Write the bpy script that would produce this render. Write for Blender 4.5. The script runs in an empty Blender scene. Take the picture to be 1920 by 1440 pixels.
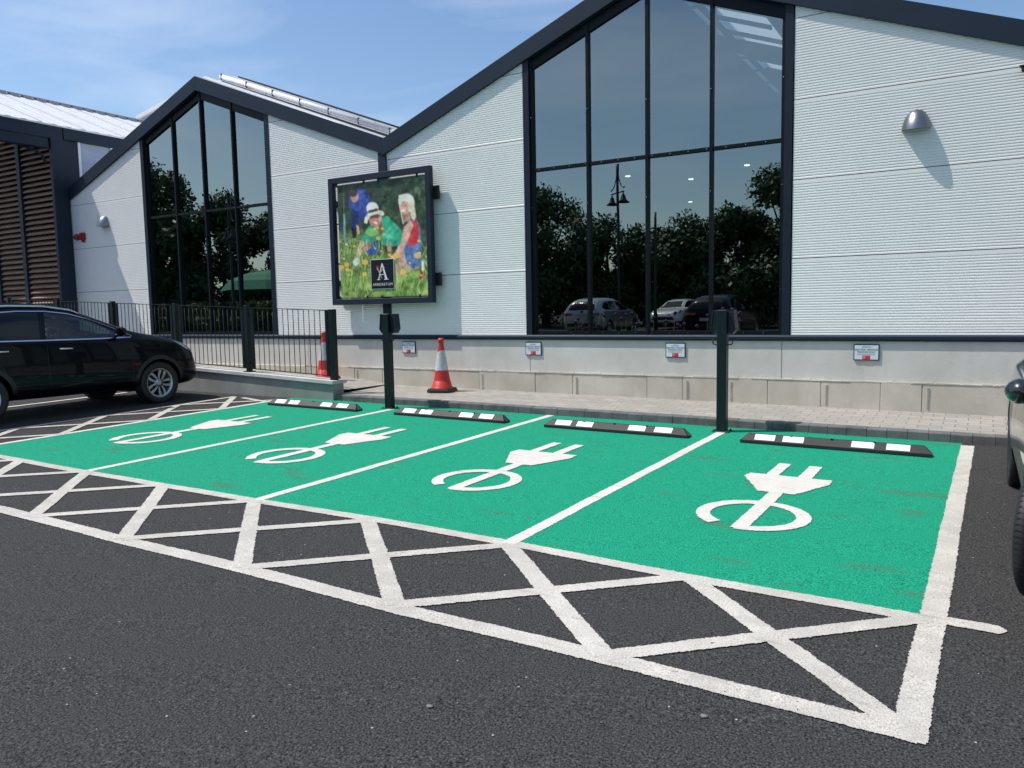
import bpy, bmesh, math, random
from mathutils import Vector, Matrix
from mathutils.bvhtree import BVHTree
random.seed(11)
R = math.radians
sc = bpy.context.scene
C = bpy.context.collection
# ------------------------------------------------------------ camera
CZ = 1.6332
cd = bpy.data.cameras.new('camera'); cam = bpy.data.objects.new('camera', cd); C.objects.link(cam)
cd.sensor_width = 36.0; cd.lens = 1471.72/1920*36.0; cd.clip_end = 2000; cd.clip_start = 0.05
PI_, RO, YA = -0.094252, 0.018466, -0.541890
fw = Vector((math.sin(YA)*math.cos(PI_), math.cos(YA)*math.cos(PI_), math.sin(PI_)))
rt = Vector((math.cos(YA), -math.sin(YA), 0)); dn = fw.cross(rt)
r2 = math.cos(RO)*rt+math.sin(RO)*dn; d2 = -math.sin(RO)*rt+math.cos(RO)*dn
m = Matrix.Identity(4)
for i in range(3):
    m[i][0] = r2[i]; m[i][1] = -d2[i]; m[i][2] = -fw[i]
m[2][3] = CZ
cam.matrix_world = m; sc.camera = cam
# ------------------------------------------------------------ light
SUN = Vector((-2.0, -1.0, 3.84)).normalized()          # towards the sun
EL = math.asin(SUN.z)
w = bpy.data.worlds.new('World'); sc.world = w; w.use_nodes = True
nt = w.node_tree; nt.nodes.clear()
out = nt.nodes.new('ShaderNodeOutputWorld'); bg = nt.nodes.new('ShaderNodeBackground')
sky = nt.nodes.new('ShaderNodeTexSky'); sky.sky_type = 'NISHITA'; sky.sun_disc = False
sky.sun_elevation = EL; sky.sun_rotation = math.atan2(SUN.x, SUN.y); sky.altitude = 20
sky.air_density = 1.0; sky.dust_density = 1.2; sky.ozone_density = 1.6
bg.inputs[1].default_value = 0.15
tc = nt.nodes.new('ShaderNodeTexCoord'); mp = nt.nodes.new('ShaderNodeMapping')
mp.inputs['Rotation'].default_value = (0.1, 0.25, 0.5); mp.inputs['Scale'].default_value = (0.9, 2.6, 6.5)
nz = nt.nodes.new('ShaderNodeTexNoise'); nz.inputs['Scale'].default_value = 1.5; nz.inputs['Detail'].default_value = 7
nz.inputs['Roughness'].default_value = 0.55; nz.inputs['Distortion'].default_value = 0.6
cr = nt.nodes.new('ShaderNodeValToRGB'); cr.color_ramp.elements[0].position = 0.42; cr.color_ramp.elements[1].position = 0.78
cr.color_ramp.elements[0].color = (0.03, 0.03, 0.03, 1); cr.color_ramp.elements[1].color = (0.42, 0.42, 0.42, 1)
mx = nt.nodes.new('ShaderNodeMix'); mx.data_type = 'RGBA'
mx.inputs[7].default_value = (6.6, 7.2, 8.2, 1)
L = nt.links.new
L(tc.outputs['Generated'], mp.inputs[0]); L(mp.outputs[0], nz.inputs['Vector']); L(nz.outputs[0], cr.inputs[0])
L(cr.outputs[0], mx.inputs[0]); hs = nt.nodes.new('ShaderNodeHueSaturation'); hs.inputs['Saturation'].default_value = 1.17; hs.inputs['Value'].default_value = 1.02; L(sky.outputs[0], hs.inputs['Color']); L(hs.outputs[0], mx.inputs[6]); L(mx.outputs[2], bg.inputs[0]); L(bg.outputs[0], out.inputs[0])
sd = bpy.data.lights.new('sun', 'SUN'); so = bpy.data.objects.new('sun', sd); C.objects.link(so)
sd.energy = 4.7; sd.angle = R(0.53); sd.color = (1.0, 0.95, 0.87)
so.rotation_euler = (-SUN).to_track_quat('-Z', 'Y').to_euler(); so.location = (0, 0, 30)
sc.view_settings.view_transform = 'Standard'; sc.view_settings.look = 'None'
sc.view_settings.gamma = 1.0; sc.view_settings.exposure = 0.0
sc.cycles.max_bounces = 8; sc.cycles.transparent_max_bounces = 16

# ------------------------------------------------------------ materials
def newmat(name):
    mt = bpy.data.materials.new(name); mt.use_nodes = True
    t = mt.node_tree; b = t.nodes['Principled BSDF']
    return mt, t, b
def pm(name, col, rough=0.5, metal=0.0, var=0.0, vscale=3.0, bump=0.0, bscale=60.0, coat=0.0, spec=None, col2=None, sharp=(0.35, 0.65), stretch=(1, 1, 1)):
    mt, t, b = newmat(name)
    b.inputs['Base Color'].default_value = (*col, 1); b.inputs['Roughness'].default_value = rough
    b.inputs['Metallic'].default_value = metal
    if coat: b.inputs['Coat Weight'].default_value = coat; b.inputs['Coat Roughness'].default_value = 0.03
    if spec is not None: b.inputs['Specular IOR Level'].default_value = spec
    if var or col2 or bump:
        tcn = t.nodes.new('ShaderNodeTexCoord'); mpn = t.nodes.new('ShaderNodeMapping'); mpn.inputs['Scale'].default_value = stretch
        t.links.new(tcn.outputs['Object'], mpn.inputs[0])
    if var or col2:
        n = t.nodes.new('ShaderNodeTexNoise'); n.inputs['Scale'].default_value = vscale; n.inputs['Detail'].default_value = 8; n.inputs['Roughness'].default_value = 0.6
        t.links.new(mpn.outputs[0], n.inputs['Vector'])
        r = t.nodes.new('ShaderNodeValToRGB'); r.color_ramp.elements[0].position = sharp[0]; r.color_ramp.elements[1].position = sharp[1]
        c2 = col2 if col2 else tuple(c*(1-var) for c in col)
        r.color_ramp.elements[0].color = (*c2, 1); r.color_ramp.elements[1].color = (*col, 1)
        t.links.new(n.outputs[0], r.inputs[0]); t.links.new(r.outputs[0], b.inputs['Base Color'])
    if bump:
        n2 = t.nodes.new('ShaderNodeTexNoise'); n2.inputs['Scale'].default_value = bscale; n2.inputs['Detail'].default_value = 4
        t.links.new(mpn.outputs[0], n2.inputs['Vector'])
        bp = t.nodes.new('ShaderNodeBump'); bp.inputs['Strength'].default_value = bump; bp.inputs['Distance'].default_value = 0.01
        t.links.new(n2.outputs[0], bp.inputs['Height']); t.links.new(bp.outputs[0], b.inputs['Normal'])
    return mt
def nd(t, typ, **kw):
    n = t.nodes.new(typ)
    for k, v in kw.items():
        if k in n.inputs: n.inputs[k].default_value = v
        else: setattr(n, k, v)
    return n
def ramp(t, src, stops):
    r = t.nodes.new('ShaderNodeValToRGB'); e = r.color_ramp.elements
    while len(e) < len(stops): e.new(0.5)
    for i, (p, c) in enumerate(stops):
        e[i].position = p; e[i].color = (*c, 1) if len(c) == 3 else c
    t.links.new(src, r.inputs[0]); return r.outputs[0]
def mixc(t, fac, a, b, mode='MIX'):
    n = t.nodes.new('ShaderNodeMix'); n.data_type = 'RGBA'; n.blend_type = mode
    for s, i in ((fac, 0), (a, 6), (b, 7)):
        if hasattr(s, 'links') or hasattr(s, 'is_linked'): t.links.new(s, n.inputs[i])
        else: n.inputs[i].default_value = s if i == 0 else (*s, 1)
    return n.outputs[2]
def math_(t, op, a, b=None):
    n = t.nodes.new('ShaderNodeMath'); n.operation = op
    for i, s in enumerate((a, b)):
        if s is None: continue
        if hasattr(s, 'is_linked'): t.links.new(s, n.inputs[i])
        else: n.inputs[i].default_value = s
    return n.outputs[0]

def ground_mat(name, kind):
    """asphalt aggregate with optional paint: 'asphalt', 'green', 'white'"""
    mt, t, b = newmat(name)
    co = nd(t, 'ShaderNodeTexCoord').outputs['Object']
    vo = nd(t, 'ShaderNodeTexVoronoi', Scale=105.0); t.links.new(co, vo.inputs['Vector'])
    n1 = nd(t, 'ShaderNodeTexNoise', Scale=98.0, Detail=4.0, Roughness=0.62); t.links.new(co, n1.inputs['Vector'])
    n2 = nd(t, 'ShaderNodeTexNoise', Scale=0.7, Detail=6.0); t.links.new(co, n2.inputs['Vector'])
    n3 = nd(t, 'ShaderNodeTexNoise', Scale=7.0, Detail=6.0, Roughness=0.6); t.links.new(co, n3.inputs['Vector'])
    h = math_(t, 'SUBTRACT', n1.outputs[0], math_(t, 'MULTIPLY', vo.outputs['Distance'], 0.7))
    bp = nd(t, 'ShaderNodeBump', Strength={'asphalt': 1.0, 'green': 0.8, 'white': 0.5}[kind], Distance=0.008)
    t.links.new(h, bp.inputs['Height']); t.links.new(bp.outputs[0], b.inputs['Normal'])
    if kind == 'asphalt':
        c = ramp(t, n1.outputs[0], [(0.36, (0.004, 0.004, 0.004)), (0.44, (0.036, 0.036, 0.037)), (0.60, (0.076, 0.076, 0.076)), (0.73, (0.19, 0.19, 0.188))])
        c = mixc(t, ramp(t, n2.outputs[0], [(0.3, (0, 0, 0)), (0.7, (0.3, 0.3, 0.3))]), c, (0.055, 0.054, 0.053))
        # occasional pale chips
        v2 = nd(t, 'ShaderNodeTexVoronoi', Scale=17.0); t.links.new(co, v2.inputs['Vector'])
        wn = nd(t, 'ShaderNodeTexWhiteNoise'); t.links.new(v2.outputs['Position'], wn.inputs['Vector'])
        chip = math_(t, 'MULTIPLY', math_(t, 'LESS_THAN', v2.outputs['Distance'], 0.085), math_(t, 'GREATER_THAN', wn.outputs['Value'], 0.90))
        c = mixc(t, chip, c, (0.42, 0.41, 0.38)); rough = 0.85
    elif kind == 'green':
        c = ramp(t, n1.outputs[0], [(0.35, (0.001, 0.040, 0.027)), (0.43, (0.004, 0.225, 0.128)), (0.56, (0.010, 0.335, 0.195)), (0.72, (0.035, 0.50, 0.31))])
        c = mixc(t, ramp(t, n3.outputs[0], [(0.35, (0, 0, 0)), (0.75, (0.55, 0.55, 0.55))]), c, (0.012, 0.295, 0.175))
        # scuffs from turning tyres: short brownish smears across the bays
        mpn = nd(t, 'ShaderNodeMapping'); mpn.inputs['Scale'].default_value = (1.1, 3.4, 1); t.links.new(co, mpn.inputs[0])
        s = nd(t, 'ShaderNodeTexNoise', Scale=1.35, Detail=3.0, Roughness=0.45); t.links.new(mpn.outputs[0], s.inputs['Vector'])
        s2 = nd(t, 'ShaderNodeTexNoise', Scale=24.0, Detail=5.0, Roughness=0.7); t.links.new(mpn.outputs[0], s2.inputs['Vector'])
        mask = math_(t, 'MULTIPLY', ramp(t, s.outputs[0], [(0.625, (0, 0, 0)), (0.70, (1, 1, 1))]), ramp(t, s2.outputs[0], [(0.45, (0, 0, 0)), (0.6, (0.85, 0.85, 0.85))]))
        c = mixc(t, mask, c, (0.10, 0.085, 0.06)); rough = 0.7
    else:
        c = ramp(t, n1.outputs[0], [(0.32, (0.15, 0.14, 0.125)), (0.43, (0.47, 0.45, 0.405)), (0.70, (0.68, 0.655, 0.605))])
        c = mixc(t, ramp(t, n3.outputs[0], [(0.40, (0.75, 0.75, 0.75)), (0.64, (0, 0, 0))]), c, (0.40, 0.385, 0.35))
        c = mixc(t, ramp(t, n2.outputs[0], [(0.42, (0, 0, 0)), (0.7, (0.4, 0.4, 0.4))]), c, (0.66, 0.645, 0.60)); rough = 0.6
        if name == 'clean_road_paint': c = mixc(t, 0.42, c, (0.78, 0.77, 0.73))
        mw = nd(t, 'ShaderNodeMapping'); mw.inputs['Scale'].default_value = (1.6, 11, 1); mw.inputs['Rotation'].default_value = (0, 0, 0.3); t.links.new(co, mw.inputs[0])
        nw = nd(t, 'ShaderNodeTexNoise', Scale=2.0, Detail=5.0, Roughness=0.6); t.links.new(mw.outputs[0], nw.inputs['Vector'])
        c = mixc(t, ramp(t, nw.outputs[0], [(0.60, (0, 0, 0)), (0.70, (0.55, 0.55, 0.55))]), c, (0.27, 0.255, 0.23))
        # worn, ragged outline: uv.x runs 0..1 across the strip with a margin each side
        uvn = nd(t, 'ShaderNodeUVMap'); sx = nd(t, 'ShaderNodeSeparateXYZ'); t.links.new(uvn.outputs[0], sx.inputs[0])
        n4 = nd(t, 'ShaderNodeTexNoise', Scale=45.0, Detail=4.0, Roughness=0.75); t.links.new(co, n4.inputs['Vector'])
        d = math_(t, 'ADD', sx.outputs[0], math_(t, 'MULTIPLY', math_(t, 'SUBTRACT', n4.outputs[0], 0.5), 0.034))
        n6 = nd(t, 'ShaderNodeTexNoise', Scale=9.0, Detail=2.0); t.links.new(co, n6.inputs['Vector'])
        d = math_(t, 'ADD', d, math_(t, 'MULTIPLY', math_(t, 'SUBTRACT', n6.outputs[0], 0.5), 0.012))
        a = math_(t, 'GREATER_THAN', d, 0.012)
        n5 = nd(t, 'ShaderNodeTexNoise', Scale=38.0, Detail=3.0); t.links.new(co, n5.inputs['Vector'])
        a = math_(t, 'MULTIPLY', a, math_(t, 'LESS_THAN', n5.outputs[0], 0.735))
        t.links.new(a, b.inputs['Alpha'])
    t.links.new(c, b.inputs['Base Color']); b.inputs['Roughness'].default_value = rough
    b.inputs['Specular IOR Level'].default_value = 0.12
    return mt

def paving_mat():
    mt, t, b = newmat('block_paving')
    co = nd(t, 'ShaderNodeTexCoord').outputs['Object']
    mpn = nd(t, 'ShaderNodeMapping'); t.links.new(co, mpn.inputs[0])
    br = nd(t, 'ShaderNodeTexBrick', Scale=1.0); t.links.new(mpn.outputs[0], br.inputs['Vector'])
    br.inputs['Brick Width'].default_value = 0.24; br.inputs['Row Height'].default_value = 0.16; br.inputs['Mortar Size'].default_value = 0.005
    br.inputs['Color1'].default_value = (0.29, 0.275, 0.25, 1); br.inputs['Color2'].default_value = (0.40, 0.37, 0.325, 1)
    br.inputs['Mortar'].default_value = (0.10, 0.095, 0.085, 1)
    n3 = nd(t, 'ShaderNodeTexNoise', Scale=2.2, Detail=8.0, Roughness=0.65); t.links.new(co, n3.inputs['Vector'])
    c = mixc(t, ramp(t, n3.outputs[0], [(0.35, (0, 0, 0)), (0.7, (0.5, 0.5, 0.5))]), br.outputs['Color'], (0.24, 0.225, 0.20))
    n1 = nd(t, 'ShaderNodeTexNoise', Scale=80.0, Detail=4.0); t.links.new(co, n1.inputs['Vector'])
    c = mixc(t, 0.25, c, ramp(t, n1.outputs[0], [(0.3, (0.12, 0.12, 0.11)), (0.7, (0.42, 0.40, 0.37))]))
    t.links.new(c, b.inputs['Base Color']); b.inputs['Roughness'].default_value = 0.85
    bp = nd(t, 'ShaderNodeBump', Strength=0.6, Distance=0.004)
    t.links.new(math_(t, 'SUBTRACT', math_(t, 'MULTIPLY', n1.outputs[0], 0.25), br.outputs['Fac']), bp.inputs['Height']); t.links.new(bp.outputs[0], b.inputs['Normal'])
    return mt

def concrete_mat(name, base, dark, streak=True, joints=None):
    mt, t, b = newmat(name)
    co = nd(t, 'ShaderNodeTexCoord').outputs['Object']
    n1 = nd(t, 'ShaderNodeTexNoise', Scale=1.3, Detail=9.0, Roughness=0.62); t.links.new(co, n1.inputs['Vector'])
    c = ramp(t, n1.outputs[0], [(0.34, dark), (0.62, base)])
    if streak:
        mpn = nd(t, 'ShaderNodeMapping'); mpn.inputs['Scale'].default_value = (3.5, 3.5, 0.7); t.links.new(co, mpn.inputs[0])
        n2 = nd(t, 'ShaderNodeTexNoise', Scale=1.6, Detail=6.0); t.links.new(mpn.outputs[0], n2.inputs['Vector'])
        c = mixc(t, ramp(t, n2.outputs[0], [(0.52, (0, 0, 0)), (0.8, (0.3, 0.3, 0.3))]), c, (dark[0]*0.8, dark[1]*0.76, dark[2]*0.7))
    n3 = nd(t, 'ShaderNodeTexNoise', Scale=45.0, Detail=4.0, Roughness=0.7); t.links.new(co, n3.inputs['Vector'])
    pit = ramp(t, n3.outputs[0], [(0.27, (0.9, 0.9, 0.9)), (0.33, (0, 0, 0))])
    c = mixc(t, pit, c, (0.10, 0.10, 0.09))
    t.links.new(c, b.inputs['Base Color']); b.inputs['Roughness'].default_value = 0.85
    bp = nd(t, 'ShaderNodeBump', Strength=0.35, Distance=0.006)
    t.links.new(n3.outputs[0], bp.inputs['Height']); t.links.new(bp.outputs[0], b.inputs['Normal'])
    return mt

M = {}
M['asphalt'] = ground_mat('asphalt', 'asphalt'); M['green'] = ground_mat('green_paint', 'green'); M['white'] = ground_mat('white_road_paint', 'white'); M['clean'] = ground_mat('clean_road_paint', 'white')
M['paving'] = paving_mat()
M['kerb'] = pm('kerb_block', (0.15, 0.155, 0.155), 0.85, var=0.45, vscale=5, bump=0.4, bscale=90)
M['plinth'] = concrete_mat('cast_concrete', (0.62, 0.605, 0.56), (0.53, 0.51, 0.465))
M['ledge'] = concrete_mat('rough_concrete', (0.60, 0.56, 0.475), (0.45, 0.415, 0.34))
M['rampwall'] = concrete_mat('ramp_concrete', (0.30, 0.31, 0.295), (0.21, 0.22, 0.20))
M['coping'] = pm('coping_stone', (0.55, 0.56, 0.55), 0.75, var=0.2, vscale=4, bump=0.15)
M['clad'] = pm('white_cladding', (0.87, 0.865, 0.83), 0.42, var=0.07, vscale=0.7, stretch=(1, 1, 0.35))
M['seam'] = pm('seam_shadow_gap', (0.10, 0.11, 0.115), 0.6)
M['anth'] = pm('anthracite_steel', (0.014, 0.026, 0.046), 0.5, var=0.15, vscale=1.5, spec=0.25)
M['frame'] = pm('window_frame', (0.003, 0.005, 0.008), 0.45, spec=0.2)
M['frame2'] = pm('window_casing', (0.010, 0.017, 0.030), 0.45, spec=0.25)
M['post'] = pm('dark_green_powder_coat', (0.006, 0.015, 0.017), 0.38, spec=0.3)
M['chrome'] = pm('bright_metal', (0.75, 0.76, 0.78), 0.18, metal=1.0)
M['steel'] = pm('brushed_steel', (0.26, 0.27, 0.29), 0.36, metal=1.0, bump=0.05, bscale=200, stretch=(1, 1, 12))
M['roof'] = pm('white_roof_sheet', (0.72, 0.73, 0.75), 0.45, var=0.08, vscale=2)
M['roofseam'] = pm('roof_seam', (0.30, 0.30, 0.31), 0.6)
M['timber'] = pm('cedar_slats', (0.36, 0.22, 0.145), 0.7, col2=(0.20, 0.115, 0.078), vscale=3.0, stretch=(1, 8, 20), bump=0.2, bscale=20)
M['inside'] = pm('dark_interior', (0.05, 0.052, 0.055), 0.8)
M['ceil'] = pm('grey_ceiling', (0.16, 0.165, 0.17), 0.8)
M['redplast'] = pm('red_plastic', (0.26, 0.012, 0.012), 0.5)
M['black'] = pm('black_plastic', (0.012, 0.012, 0.013), 0.45)
M['rubber'] = pm('black_rubber', (0.020, 0.020, 0.021), 0.62, var=0.3, vscale=6, bump=0.1)
M['tyre'] = pm('tyre_rubber', (0.016, 0.016, 0.017), 0.6, var=0.2, vscale=9)
M['refl'] = pm('white_reflector', (0.80, 0.81, 0.82), 0.35, var=0.08, vscale=25)
M['cone'] = pm('red_cone_plastic', (0.58, 0.030, 0.022), 0.45, var=0.18, vscale=8)
M['sleeve'] = pm('cone_sleeve', (0.58, 0.58, 0.60), 0.4, var=0.25, vscale=14)
M['signw'] = pm('sign_face', (0.62, 0.70, 0.76), 0.3)
M['txt'] = pm('sign_ink', (0.03, 0.05, 0.05), 0.5)
M['txt2'] = pm('sign_ink_grey', (0.25, 0.30, 0.33), 0.5)
M['red'] = pm('sign_red', (0.60, 0.03, 0.03), 0.4)
M['bannerblack'] = pm('banner_black', (0.006, 0.008, 0.012), 0.35)
M['bannerwhite'] = pm('banner_white', (0.80, 0.80, 0.80), 0.4)
M['rim'] = pm('alloy', (0.46, 0.47, 0.49), 0.28, metal=0.85)
M['lampblack'] = pm('lamp_black', (0.008, 0.009, 0.009), 0.4)
M['bark'] = pm('bark', (0.10, 0.075, 0.05), 0.9, var=0.5, vscale=8, bump=0.5, bscale=12)
M['stone'] = pm('grey_stone', (0.20, 0.20, 0.20), 0.8, var=0.4, vscale=40)
M['led'] = pm('ceiling_light', (0.8, 0.8, 0.8), 0.4)
b_ = M['led'].node_tree.nodes['Principled BSDF']; b_.inputs['Emission Color'].default_value = (1, 0.95, 0.85, 1); b_.inputs['Emission Strength'].default_value = 5
def carpaint(n, c, metal=0.3, coat=1.0, spec=None): return pm(n, c, 0.28, metal=metal, coat=coat, spec=spec)
M['pblack'] = carpaint('black_car_paint', (0.0012, 0.002, 0.005), 0.0, 0.28, 0.1); M['pdark'] = carpaint('dark_green_grey_paint', (0.020, 0.026, 0.028), 0.6)
M['psilver'] = carpaint('silver_car_paint', (0.42, 0.44, 0.44), 0.7); M['pwhite'] = carpaint('white_car_paint', (0.75, 0.76, 0.77), 0.0)
M['tail'] = pm('tail_lamp', (0.35, 0.01, 0.01), 0.15, coat=1); M['head'] = pm('head_lamp', (0.45, 0.48, 0.52), 0.08, metal=0.7, coat=1)
M['umb'] = pm('green_canvas', (0.03, 0.20, 0.12), 0.8)
M['purple'] = pm('allium_purple', (0.16, 0.06, 0.20), 0.8)
def leafmat(n, c1, c2):
    mt, t, b = newmat(n)
    oi = nd(t, 'ShaderNodeTexCoord'); nn = nd(t, 'ShaderNodeTexNoise', Scale=1.1, Detail=5.0); t.links.new(oi.outputs['Object'], nn.inputs['Vector'])
    c = ramp(t, nn.outputs[0], [(0.35, c1), (0.68, c2)]); t.links.new(c, b.inputs['Base Color']); b.inputs['Roughness'].default_value = 0.55
    return mt
M['leaf'] = leafmat('foliage', (0.020, 0.050, 0.014), (0.055, 0.11, 0.030)); M['leaf2'] = leafmat('foliage_yellow', (0.07, 0.11, 0.02), (0.15, 0.18, 0.035))
# tinted solar glass: part mirror, part see-through into the dark shop
def glassmat(n, refl, tint, rc):
    mt = bpy.data.materials.new(n); mt.use_nodes = True; t = mt.node_tree; t.nodes.clear()
    o = nd(t, 'ShaderNodeOutputMaterial'); g = nd(t, 'ShaderNodeBsdfGlossy', Roughness=0.0); g.inputs['Color'].default_value = (*rc, 1)
    tr = nd(t, 'ShaderNodeBsdfTransparent'); tr.inputs['Color'].default_value = (*tint, 1)
    lw = nd(t, 'ShaderNodeLayerWeight', Blend=0.5)
    f = math_(t, 'ADD', refl+0.01, math_(t, 'MULTIPLY', math_(t, 'POWER', lw.outputs['Facing'], 3.0), 0.6))
    mxs = nd(t, 'ShaderNodeMixShader'); t.links.new(f, mxs.inputs[0]); t.links.new(tr.outputs[0], mxs.inputs[1]); t.links.new(g.outputs[0], mxs.inputs[2])
    t.links.new(mxs.outputs[0], o.inputs[0])
    if n == 'solar_glass':      # slight waviness of the sealed units
        co = nd(t, 'ShaderNodeTexCoord').outputs['Object']; nn = nd(t, 'ShaderNodeTexNoise', Scale=1.1, Detail=1.0); t.links.new(co, nn.inputs['Vector'])
        bp = nd(t, 'ShaderNodeBump', Strength=0.05, Distance=0.02); t.links.new(nn.outputs[0], bp.inputs['Height']); t.links.new(bp.outputs[0], g.inputs['Normal'])
    return mt
M['glass'] = glassmat('solar_glass', 0.29, (0.26, 0.32, 0.32), (0.82, 0.93, 0.88))
M['carglass'] = glassmat('car_glass', 0.05, (0.42, 0.50, 0.47), (0.9, 0.95, 1.0))
M['privacy'] = pm('privacy_glass', (0.003, 0.006, 0.007), 0.06, coat=0.3, spec=0.3)
M['poly'] = pm('polycarbonate', (0.22, 0.28, 0.42), 0.25, col2=(0.34, 0.38, 0.46), vscale=1.0, stretch=(1, 1, 3))
mt, t, b = newmat('rooflight'); t.nodes.remove(b); tl = nd(t, 'ShaderNodeBsdfTranslucent'); tl.inputs[0].default_value = (0.85, 0.87, 0.9, 1)
t.links.new(tl.outputs[0], t.nodes['Material Output'].inputs[0]); M['rooflight'] = mt

# ------------------------------------------------------------ helpers
def link(name, bm, mats, parent=None, smooth=False, loc=None, rot=None):
    me = bpy.data.meshes.new(name); bmesh.ops.recalc_face_normals(bm, faces=bm.faces)
    bm.to_mesh(me); bm.free()
    if smooth:
        for p in me.polygons: p.use_smooth = True
    o = bpy.data.objects.new(name, me); C.objects.link(o)
    for m_ in (mats if isinstance(mats, (list, tuple)) else [mats]): me.materials.append(m_)
    if parent: o.parent = parent
    if loc is not None: o.location = loc
    if rot is not None: o.rotation_euler = rot
    return o
def tag(o, label=None, cat=None, group=None, kind=None):
    if label: o['label'] = label
    if cat: o['category'] = cat
    if group: o['group'] = group
    if kind: o['kind'] = kind
    return o
def thing(name, label, cat, loc=(0, 0, 0), rz=0, group=None):
    o = bpy.data.objects.new(name, None); C.objects.link(o); o.location = loc; o.rotation_euler = (0, 0, rz); o.empty_display_size = 0.2
    return tag(o, label, cat, group)
def dup(root, loc=None, rz=None, label=None):
    def cp(o, par):
        c = o.copy(); C.objects.link(c)
        if par is not None: c.parent = par
        for ch in o.children: cp(ch, c)
        return c
    c = cp(root, None)
    if loc is not None: c.location = loc
    if rz is not None: c.rotation_euler = (0, 0, rz)
    if label: c['label'] = label
    return c
def box(bm, a, b, mi=0, bev=0.0):
    vs = [bm.verts.new((x, y, z)) for x in (a[0], b[0]) for y in (a[1], b[1]) for z in (a[2], b[2])]
    fs = [(0, 1, 3, 2), (4, 6, 7, 5), (0, 4, 5, 1), (2, 3, 7, 6), (0, 2, 6, 4), (1, 5, 7, 3)]
    out = []
    for f in fs:
        ff = bm.faces.new([vs[i] for i in f]); ff.material_index = mi; out.append(ff)
    if bev:
        es = list({e for f in out for e in f.edges})
        bmesh.ops.bevel(bm, geom=es, offset=bev, segments=1, affect='EDGES', profile=0.5)
    return vs
def prism(bm, pts, axis, a, b, mi=0):
    """polygon pts (2d) extruded along axis between a and b"""
    def mk(p, t):
        return {'x': (t, p[0], p[1]), 'y': (p[0], t, p[1]), 'z': (p[0], p[1], t)}[axis]
    v0 = [bm.verts.new(mk(p, a)) for p in pts]; v1 = [bm.verts.new(mk(p, b)) for p in pts]
    n = len(pts); fs = [bm.faces.new(v0), bm.faces.new(v1[::-1])]
    for i in range(n): fs.append(bm.faces.new((v0[i], v0[(i+1) % n], v1[(i+1) % n], v1[i])))
    for f in fs: f.material_index = mi
    return v0+v1
def tube(bm, pts, r, seg=8, mi=0, cap=True):
    pts = [Vector(p) for p in pts]; rs = r if isinstance(r, (list, tuple)) else [r]*len(pts)
    rings = []
    for i, p in enumerate(pts):
        d = (pts[min(i+1, len(pts)-1)]-pts[max(i-1, 0)]).normalized()
        u = d.cross(Vector((0, 0, 1)))
        if u.length < 1e-3: u = Vector((1, 0, 0))
        u.normalize(); v = d.cross(u)
        rings.append([bm.verts.new(p+rs[i]*(math.cos(2*math.pi*k/seg)*u+math.sin(2*math.pi*k/seg)*v)) for k in range(seg)])
    for a, b in zip(rings, rings[1:]):
        for k in range(seg):
            f = bm.faces.new((a[k], a[(k+1) % seg], b[(k+1) % seg], b[k])); f.material_index = mi; f.smooth = True
    if cap:
        for rg in (rings[0], rings[-1]):
            f = bm.faces.new(rg); f.material_index = mi
def lathe(bm, prof, seg=24, mi=0, c=(0, 0, 0), axis='z', cap=True):
    rings = []
    for r, z in prof:
        rg = []
        for k in range(seg):
            a = 2*math.pi*k/seg
            p = (r*math.cos(a), r*math.sin(a), z) if axis == 'z' else (r*math.cos(a), z, r*math.sin(a))
            rg.append(bm.verts.new((p[0]+c[0], p[1]+c[1], p[2]+c[2])))
        rings.append(rg)
    for a, b in zip(rings, rings[1:]):
        for k in range(seg):
            f = bm.faces.new((a[k], a[(k+1) % seg], b[(k+1) % seg], b[k])); f.material_index = mi; f.smooth = True
    for rg in ((rings[0], rings[-1]) if cap else ()):
        if (rg[0].co-rg[seg//2].co).length > 1e-4:
            f = bm.faces.new(rg); f.material_index = mi
def text_mesh(name, s, size, mat, parent, loc, rot=(R(90), 0, 0), sx=1.0, extr=0.0005, space=1.0):
    cu = bpy.data.curves.new(name, 'FONT'); cu.body = s; cu.size = size; cu.align_x = 'CENTER'; cu.align_y = 'CENTER'; cu.extrude = extr; cu.space_character = space
    o = bpy.data.objects.new(name, cu); C.objects.link(o)
    bpy.context.view_layer.update()
    me = bpy.data.meshes.new_from_object(o.evaluated_get(bpy.context.evaluated_depsgraph_get())); me.name = name
    bpy.data.objects.remove(o)
    o = bpy.data.objects.new(name, me); C.objects.link(o); me.materials.clear(); me.materials.append(mat)
    o.parent = parent; o.location = loc; o.rotation_euler = rot; o.scale = (sx, 1, 1)
    return o

# ------------------------------------------------------------ ground
GX, GY = -0.007312, 0.016983
def gz(x, y): return GX*x+GY*y
BX, BY, TH = -0.2216, 4.2753, -0.0127
ex = Vector((math.cos(TH), math.sin(TH))); ey = Vector((-math.sin(TH), math.cos(TH)))
def bay(u, v):
    p = Vector((BX, BY))+u*ex+v*ey; return p.x, p.y
def on(u, v, dz=0.0):
    x, y = bay(u, v); return Vector((x, y, gz(x, y)+dz))
bm = bmesh.new()
g = [-160, -60, -25, -14, -9, 0, 6, 14, 40, 120]
def gbz(x, y):      # gentle fall towards the building's far side evens out away from the bays
    yy = max(y, -3.0) if y < 0 else y
    if y < -3: return GX*max(min(x, 12), -34)+GY*yy+0.38*min(1, (-3-y)/3.5)
    return GX*max(min(x, 12), -34)+GY*min(yy, 14)
grid = [[bm.verts.new((x, y, gbz(x, y))) for y in (-160, -60, -25, -10, -6.5, -3, 0, 3, 6, 9.3, 12, 14, 40, 120)] for x in (-190, -90, -34, -20, -12, -8, -4, 0, 4, 12, 40, 120)]
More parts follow.
